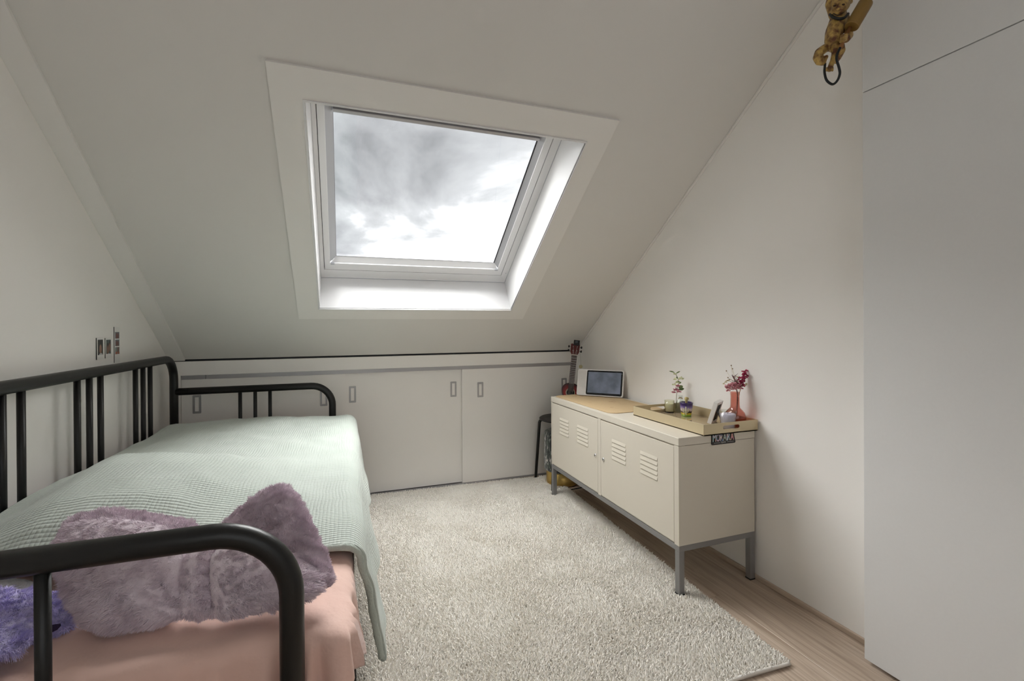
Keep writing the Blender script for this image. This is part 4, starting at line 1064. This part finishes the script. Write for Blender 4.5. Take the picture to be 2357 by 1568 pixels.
# ================================================================== CORNER: stool, pouf, ukulele
SC = Vector((1.412, 2.88, 0))
st_ = thing('stool', 'black four-legged round stool in the far corner', 'stool', SC)
DKS = mat('stool_black', (.018, .014, .012), .5)
lathe('seat', [(0, .432), (.145, .432), (.158, .437), (.160, .444), (.152, .450), (.10, .4485), (0, .447)], DKS, st_, 48)
box('grip_hole', (-.02, -.006, .4475), (.02, .006, .4488), BLACKP, st_)
for sx in (-1, 1):
    for sy_ in (-1, 1):
        z0 = .008 if sx < 0 else 0
        tube('leg', fillet([(sx*.02, sy_*.02, .424), (sx*.119, sy_*.119, .424), (sx*.142, sy_*.142, z0)], .03, 6), .0105, BLACKM, st_, 12)
def leafprint():
    m = bpy.data.materials.new('leaf_print_velvet'); m.use_nodes = True; nt = m.node_tree; b = nt.nodes['Principled BSDF']; b.inputs['Roughness'].default_value = .8; b.inputs['Sheen Weight'].default_value = .4
    tc = N(nt, 'ShaderNodeTexCoord'); mp = N(nt, 'ShaderNodeMapping'); mp.inputs['Scale'].default_value = (30, 30, 13); nt.links.new(tc.outputs['Object'], mp.inputs[0])
    n = N(nt, 'ShaderNodeTexNoise'); n.inputs['Scale'].default_value = 1; n.inputs['Detail'].default_value = 2; n.inputs['Distortion'].default_value = 2.4; nt.links.new(mp.outputs[0], n.inputs['Vector'])
    r = N(nt, 'ShaderNodeValToRGB'); r.color_ramp.interpolation = 'EASE'
    for p_, c_ in ((.46, (.008, .008, .010)), (.52, (.10, .13, .10)), (.58, (.015, .012, .015)), (.63, (.55, .53, .50))):
        e = r.color_ramp.elements.new(p_); e.color = (*c_, 1)
    r.color_ramp.elements[0].color = (.01, .01, .012, 1); r.color_ramp.elements[-1].color = (.05, .03, .04, 1)
    nt.links.new(n.outputs[0], r.inputs[0]); nt.links.new(r.outputs[0], b.inputs['Base Color']); return m
pf_ = thing('pouf', 'black and white leaf-print pouf with a brass base under the stool', 'pouf', (1.412, 2.88, 0))
lathe('cushion', [(0, .095), (.118, .095), (.126, .105), (.127, .12), (.127, .335), (.122, .352), (.10, .364), (0, .368)], leafprint(), pf_, 48)
lathe('base', [(0, .008), (.112, .008), (.1125, .012), (.1125, .093), (.108, .095), (0, .095)], mat('polished_brass', (.60, .42, .14), .28, .85), pf_, 48)
for k in range(8):
    a = k*math.pi/4+.3; tube('piping', [(.1272*math.cos(a), .1272*math.sin(a), .115), (.1272*math.cos(a), .1272*math.sin(a), .33)], .0012, BLACKP, pf_, 6)
cab_l = tube('power_cable', spline([(1.325, 2.752, .012), (1.345, 2.738, .008), (1.40, 2.728, .004), (1.47, 2.735, .0035), (1.54, 2.748, .0035), (1.60, 2.73, .0035), (1.62, 2.60, .0035)], 8), .0032, BLACKP, None, 8)
tag(cab_l, 'black power cable curving across the floor behind the cabinet leg', 'cable')

uk = thing('ukulele', 'red sunburst ukulele standing on the stool in the corner', 'ukulele', (1.437, 2.850, .4505))
# local frame: x across, y up along the neck, z towards the viewer side
up_u = (Vector((1.557, 2.955, .962))-Vector((1.437, 2.850, .4505))).normalized()
fz = (Vector((-.45, -.89, 0)) - up_u*Vector((-.45, -.89, 0)).dot(up_u)).normalized(); xx_ = up_u.cross(fz)
UM = Matrix(((xx_.x, up_u.x, fz.x, 0), (xx_.y, up_u.y, fz.y, 0), (xx_.z, up_u.z, fz.z, .004), (0, 0, 0, 1)))
def um(o): o.data.transform(UM); return o
def sunburst():
    m = bpy.data.materials.new('red_sunburst'); m.use_nodes = True; nt = m.node_tree; b = nt.nodes['Principled BSDF']; b.inputs['Roughness'].default_value = .2; b.inputs['Coat Weight'].default_value = .5
    at = N(nt, 'ShaderNodeAttribute'); at.attribute_name = 'burst'
    r = N(nt, 'ShaderNodeValToRGB'); r.color_ramp.elements[0].color = (.42, .012, .012, 1); r.color_ramp.elements[0].position = .55
    r.color_ramp.elements[1].color = (.012, .004, .004, 1); r.color_ramp.elements[1].position = 1
    nt.links.new(at.outputs['Fac'], r.inputs[0]); nt.links.new(r.outputs[0], b.inputs['Base Color']); return m
half = [(0, 0), (.045, .002), (.078, .022), (.086, .058), (.072, .098), (.052, .120), (.050, .132), (.060, .160), (.060, .190), (.042, .216), (.018, .226), (0, .226)]
hs_ = [Vector(q) for q in half]; hp = spline([(*q, 0) for q in half], 4); pts = [(p.x, p.y) for p in hp] + [(-p.x, p.y) for p in hp[::-1][1:-1]]
V = []; F = []; n = len(pts); cen = Vector((0, .11))
lv = [(0, 1.), (.055, 1.), (.058, .975), (.058, .8), (.058, .5), (.058, .02)]
for z, k in lv:
    for x_, y_ in pts: V.append((cen.x+(x_-cen.x)*k, cen.y+(y_-cen.y)*k, z))
for i_ in range(len(lv)-1):
    for k in range(n): F.append((i_*n+k, i_*n+(k+1) % n, (i_+1)*n+(k+1) % n, (i_+1)*n+k))
F.append(tuple(range(n))[::-1])
ub = pyd('body', V, F, sunburst(), uk, smooth=False)
at_ = ub.data.attributes.new('burst', 'FLOAT', 'POINT'); at_.data.foreach_set('value', [k for z, k in lv for _ in range(n)]); um(ub)
um(lathe('sound_hole', [(0, .0585), (.024, .0585), (.024, .059)], BLACKP, uk, 28, c=(0, .160, 0)))
ro = lathe('rosette', [(.027, .0586), (.030, .0596), (.033, .0586)], mat('rosette_cream', (.55, .45, .36), .4), uk, 32, c=(0, .160, 0)); um(ro)
um(box('bridge', (-.03, .062, .058), (.03, .078, .065), mat('rosewood', (.05, .02, .015), .4), uk))
FBm = mat('fretboard', (.035, .014, .01), .45); NKm = mat('uke_neck', (.10, .012, .010), .3)
um(box('neck', (-.019, .20, .040), (.019, .425, .058), NKm, uk, bev=.004)); um(box('fretboard', (-.0185, .168, .0585), (.0185, .422, .0625), FBm, uk))
for k in range(15):
    yy = .419-.335*(1-2**(-(k+1)/12.))*1.0
    if yy > .175: um(box('fret', (-.0185, yy-.0009, .0625), (.0185, yy+.0009, .0638), CHROME, uk))
um(box('nut', (-.0185, .420, .0585), (.0185, .425, .0655), mat('bone', (.72, .68, .58), .4), uk))
hd = prism('headstock', [(-.018, .423), (.018, .423), (.030, .445), (.031, .500), (.024, .506), (.010, .500), (0, .508), (-.010, .500), (-.024, .506), (-.031, .500), (-.030, .445)], .014, NKm, uk, .001, UM @ Matrix.Translation((0, 0, .043)))
for sx in (-1, 1):
    for yy in (.455, .483):
        pg_ = um(tube('tuning_peg', [(sx*.024, yy, .050), (sx*.040, yy, .050)], .0028, CHROME, uk, 8))
        kb = lathe('peg_button', [(0, 0), (.008, .001), (.009, .006), (.007, .0105), (0, .011)], BLACKP, pg_, 14); kb.data.transform(UM @ Matrix.Translation((sx*.038, yy, .050)) @ Matrix.Rotation(sx*math.pi/2, 4, 'Y'))
        um(lathe('tuner_post', [(0, .057), (.0048, .057), (.0048, .060), (.0025, .062), (.0025, .067), (0, .067)], CHROME, uk, 14, c=(sx*.014, yy, 0)))
NYL = mat('nylon_string', (.62, .60, .58), .3)
for k in range(4):
    xs = -.0135+k*.009; ex_ = (-.014 if k < 2 else .014); ey = (.455 if k in (0, 3) else .483)
    um(tube('string', [(xs, .07, .0665), (xs*.95, .422, .0662), (ex_, ey, .064)], .0007, NYL, uk, 6))
clip = um(box('clip_tuner', (-.014, .494, .046), (.028, .530, .068), BLACKP, uk, bev=.004)); 
c2 = box('tuner_screen', (-.004, .508, .068), (.014, .524, .0685), mat('tuner_grey', (.10, .11, .12), .2), clip); um(c2)
tg = Vector((1.580, 2.925, .80))-Vector(uk.location)
tube('tag_string', [Vector(UM @ Vector((.036, .452, .055))), tg+Vector((0, 0, .022)), tg], .0005, BLACKP, uk, 5)
tgo = lathe('paper_tag', [(0, 0), (.013, 0), (.013, .0008), (0, .0008)], mat('tag_cream', (.62, .55, .33), .8), uk, 20)
tgo.data.transform(Matrix.Translation(tg-Vector((0, 0, .012))) @ Matrix(((xx_.x, 0, fz.x, 0), (xx_.y, 0, fz.y, 0), (0, 1, 0, 0), (0, 0, 0, 1))))

# ================================================================== HANGING MONKEY LAMP
LD = 1.40
ml = thing('monkey_lamp', 'antique gold resin monkey lamp hanging by a black cable at the upper right', 'lamp', px(1925, 100, LD))
mo_ = Vector(ml.location)
def gold():
    m = bpy.data.materials.new('antique_gold'); m.use_nodes = True; nt = m.node_tree; b = nt.nodes['Principled BSDF']; b.inputs['Roughness'].default_value = .34; b.inputs['Metallic'].default_value = .3
    tc = N(nt, 'ShaderNodeTexCoord'); n = N(nt, 'ShaderNodeTexNoise'); n.inputs['Scale'].default_value = 55; n.inputs['Detail'].default_value = 4; nt.links.new(tc.outputs['Object'], n.inputs['Vector'])
    n2 = N(nt, 'ShaderNodeTexNoise'); n2.inputs['Scale'].default_value = 260; n2.inputs['Distortion'].default_value = 1.5; nt.links.new(tc.outputs['Object'], n2.inputs['Vector'])
    r = N(nt, 'ShaderNodeValToRGB'); r.color_ramp.elements[0].position = .36; r.color_ramp.elements[0].color = (.13, .045, .018, 1); r.color_ramp.elements[1].position = .60; r.color_ramp.elements[1].color = (.56, .37, .11, 1)
    nt.links.new(n.outputs[0], r.inputs[0]); nt.links.new(r.outputs[0], b.inputs['Base Color'])
    bp = N(nt, 'ShaderNodeBump'); bp.inputs['Strength'].default_value = .7; bp.inputs['Distance'].default_value = .0025; nt.links.new(n2.outputs[0], bp.inputs['Height']); nt.links.new(bp.outputs[0], b.inputs['Normal'])
    return m
GOLD = gold()
def mp_(x, y, d=0.): return px(x, y, LD+d)-mo_
def balls(chains):
    """chains of (px, py, depth, radius px) -> dense overlapping spheres, later fused by voxel remesh"""
    bm = bmesh.new()
    for ch in chains:
        for i_ in range(len(ch)-1 if len(ch) > 1 else 1):
            a = ch[i_]; b = ch[min(i_+1, len(ch)-1)]; L_ = math.hypot(a[0]-b[0], a[1]-b[1])+abs(a[2]-b[2])*700
            k_ = max(1, int(L_/3.))
            for k in range(k_+1):
                t = k/k_; q = [a[j]+(b[j]-a[j])*t for j in range(4)]
                bmesh.ops.create_icosphere(bm, subdivisions=2, radius=q[3]*LD/FPX, matrix=Matrix.Translation(mp_(q[0], q[1], q[2])))
    return bm
ch = [[(1931, -6, 0, 19), (1935, 10, -.010, 20), (1932, 22, -.022, 15)],                       # head, muzzle
      [(1950, 6, .0, 7), (1958, 4, .004, 5)], [(1922, 26, -.020, 9), (1928, 28, -.022, 9)],     # ear, mouth
      [(1931, 30, .005, 15), (1928, 50, .0, 18), (1921, 72, .0, 19), (1917, 92, .0, 17), (1920, 106, .0, 14)],   # torso
      [(1944, 40, .005, 10), (1952, 62, -.005, 8), (1955, 82, -.02, 8), (1948, 90, -.032, 8)],  # arm bent to the handle
      [(1917, 34, .0, 9), (1908, 10, .01, 8), (1914, -20, .01, 7), (1922, -48, .004, 6.5)],     # raised arm
      [(1930, 106, .0, 12), (1936, 116, .0, 9), (1930, 132, .005, 6.5), (1924, 142, .006, 5)],  # leg behind
      [(1922, 108, -.012, 10), (1922, 122, -.016, 7), (1917, 140, -.016, 6), (1912, 152, -.016, 6), (1910, 159, -.018, 6.5)],   # leg in front
      [(1912, 106, .005, 9), (1898, 112, .005, 10), (1886, 121, .0, 10.5), (1882, 132, .0, 10), (1886, 141, -.002, 9), (1894, 144, -.004, 7), (1898, 138, -.006, 5), (1902, 131, -.006, 4.5)]]   # curling tail
bm = balls(ch); me = bpy.data.meshes.new('body'); bm.to_mesh(me); bm.free()
mb = link('body', me, GOLD, ml)
rm = mb.modifiers.new('fuse', 'REMESH'); rm.mode = 'VOXEL'; rm.voxel_size = .0022; rm.use_smooth_shade = True
smm = mb.modifiers.new('smooth', 'SMOOTH'); smm.factor = .5; smm.iterations = 4
for x_, y_ in ((1921.5, 13), (1941, 11)):                                                 # brow ridges and eyes
    eb = lathe('eye', [(0, -.003), (.0035, -.0015), (.0042, .0), (.0035, .0015), (0, .003)], mat('eye_dark', (.04, .015, .008), .2), ml, 14); eb.location = mp_(x_, y_, -.036 if x_ < 1930 else -.040)
    tube('brow', spline([mp_(x_-6, y_+1, -.033), mp_(x_-4, y_-4, -.036), mp_(x_, y_-5.5, -.037), mp_(x_+4, y_-4, -.036), mp_(x_+6, y_+1, -.033)], 4), .0017, GOLD, ml, 8)
tube('mouth', spline([mp_(1918, 31, -.036), mp_(1928, 35, -.040), mp_(1941, 29, -.036)], 6), .0012, mat('mouth_dark', (.03, .012, .006), .5), ml, 6)
ln = lathe('nose', [(0, -.004), (.004, -.002), (.005, .001), (0, .005)], GOLD, ml, 12); ln.location = mp_(1929, 21, -.039)
lathe('ear_rim', [(.0, 0), (.0075, .001), (.009, .004), (.006, .004), (0, .002)], GOLD, ml, 16).location = mp_(1955, 5, -.004)
COL = mat('collar_dark', (.012, .014, .014), .5)
tube('collar', spline([mp_(1911, 33, -.008), mp_(1917, 39, -.022), mp_(1930, 43, -.026), mp_(1943, 41, -.022), mp_(1952, 32, -.006)], 6), .0042, COL, ml, 8)
# hand and toes
for k in range(4):
    tube('finger', spline([mp_(1951-k*1.2, 79+k*4.2, -.043), mp_(1942-k*1.0, 81+k*4.4, -.050), mp_(1936-k*.6, 84+k*4.2, -.043)], 4), .0036, GOLD, ml, 8)
    tube('toe', [mp_(1903.5+k*4.2, 156.5, -.026), mp_(1903+k*4.3, 163, -.029)], [.0032, .0027], GOLD, ml, 8)
# torch: handle, lamp holder with bulb
HOLD = mat('holder_brass', (.24, .14, .035), .42, .2, bump=(160, .3, .001))
tube('handle', [mp_(1934, 110, -.036), mp_(1957, 62, -.040)], .0052, mat('handle_copper', (.28, .13, .05), .4, .4), ml, 12)
hA, hB = mp_(1960, 62, -.044), mp_(1993, 6, -.050)
hax = (hB-hA).normalized(); rH = 14.5*LD/FPX
tube('lamp_holder', [hA, hA+hax*.003, hB-hax*.003, hB], [rH*.96, rH, rH, rH*.96], HOLD, ml, 28).data.polygons.foreach_set('use_smooth', [True]*84+[False]*2)
tube('bulb', [hB, hB+hax*.012, hB+hax*.030, hB+hax*.055, hB+hax*.072, hB+hax*.080], [.012, .017, .024, .028, .020, .004], mat('bulb_white', (.82, .80, .82), .3), ml, 20)
cbm = mat('lamp_cable', (.008, .009, .010), .5)
tube('cable', spline([mp_(1935, 108, -.036), mp_(1928, 122, -.038), mp_(1925.5, 136, -.038), mp_(1931, 155, -.036), mp_(1933, 170, -.034), mp_(1927, 186, -.030), mp_(1916, 194, -.024), mp_(1903, 185, -.016), mp_(1898, 168, -.010), mp_(1898.5, 152, -.006), mp_(1899, 146, -.004)], 8), .0034, cbm, ml, 10)
hang = mp_(1922, -50, .004); ceil_z = ZK+(YB-(mo_.y+hang.y))*sn/cs-mo_.z
tube('hanging_cord', [hang+Vector((0, 0, -.03)), hang+Vector((.0, 0, .05)), Vector((hang.x, hang.y, ceil_z+.004))], .0034, cbm, ml, 10)
lathe('ceiling_rose', [(0, -.022), (.028, -.020), (.032, -.012), (.032, .012), (0, .012)], cbm, ml, 28, c=(hang.x, hang.y, ceil_z-.012))
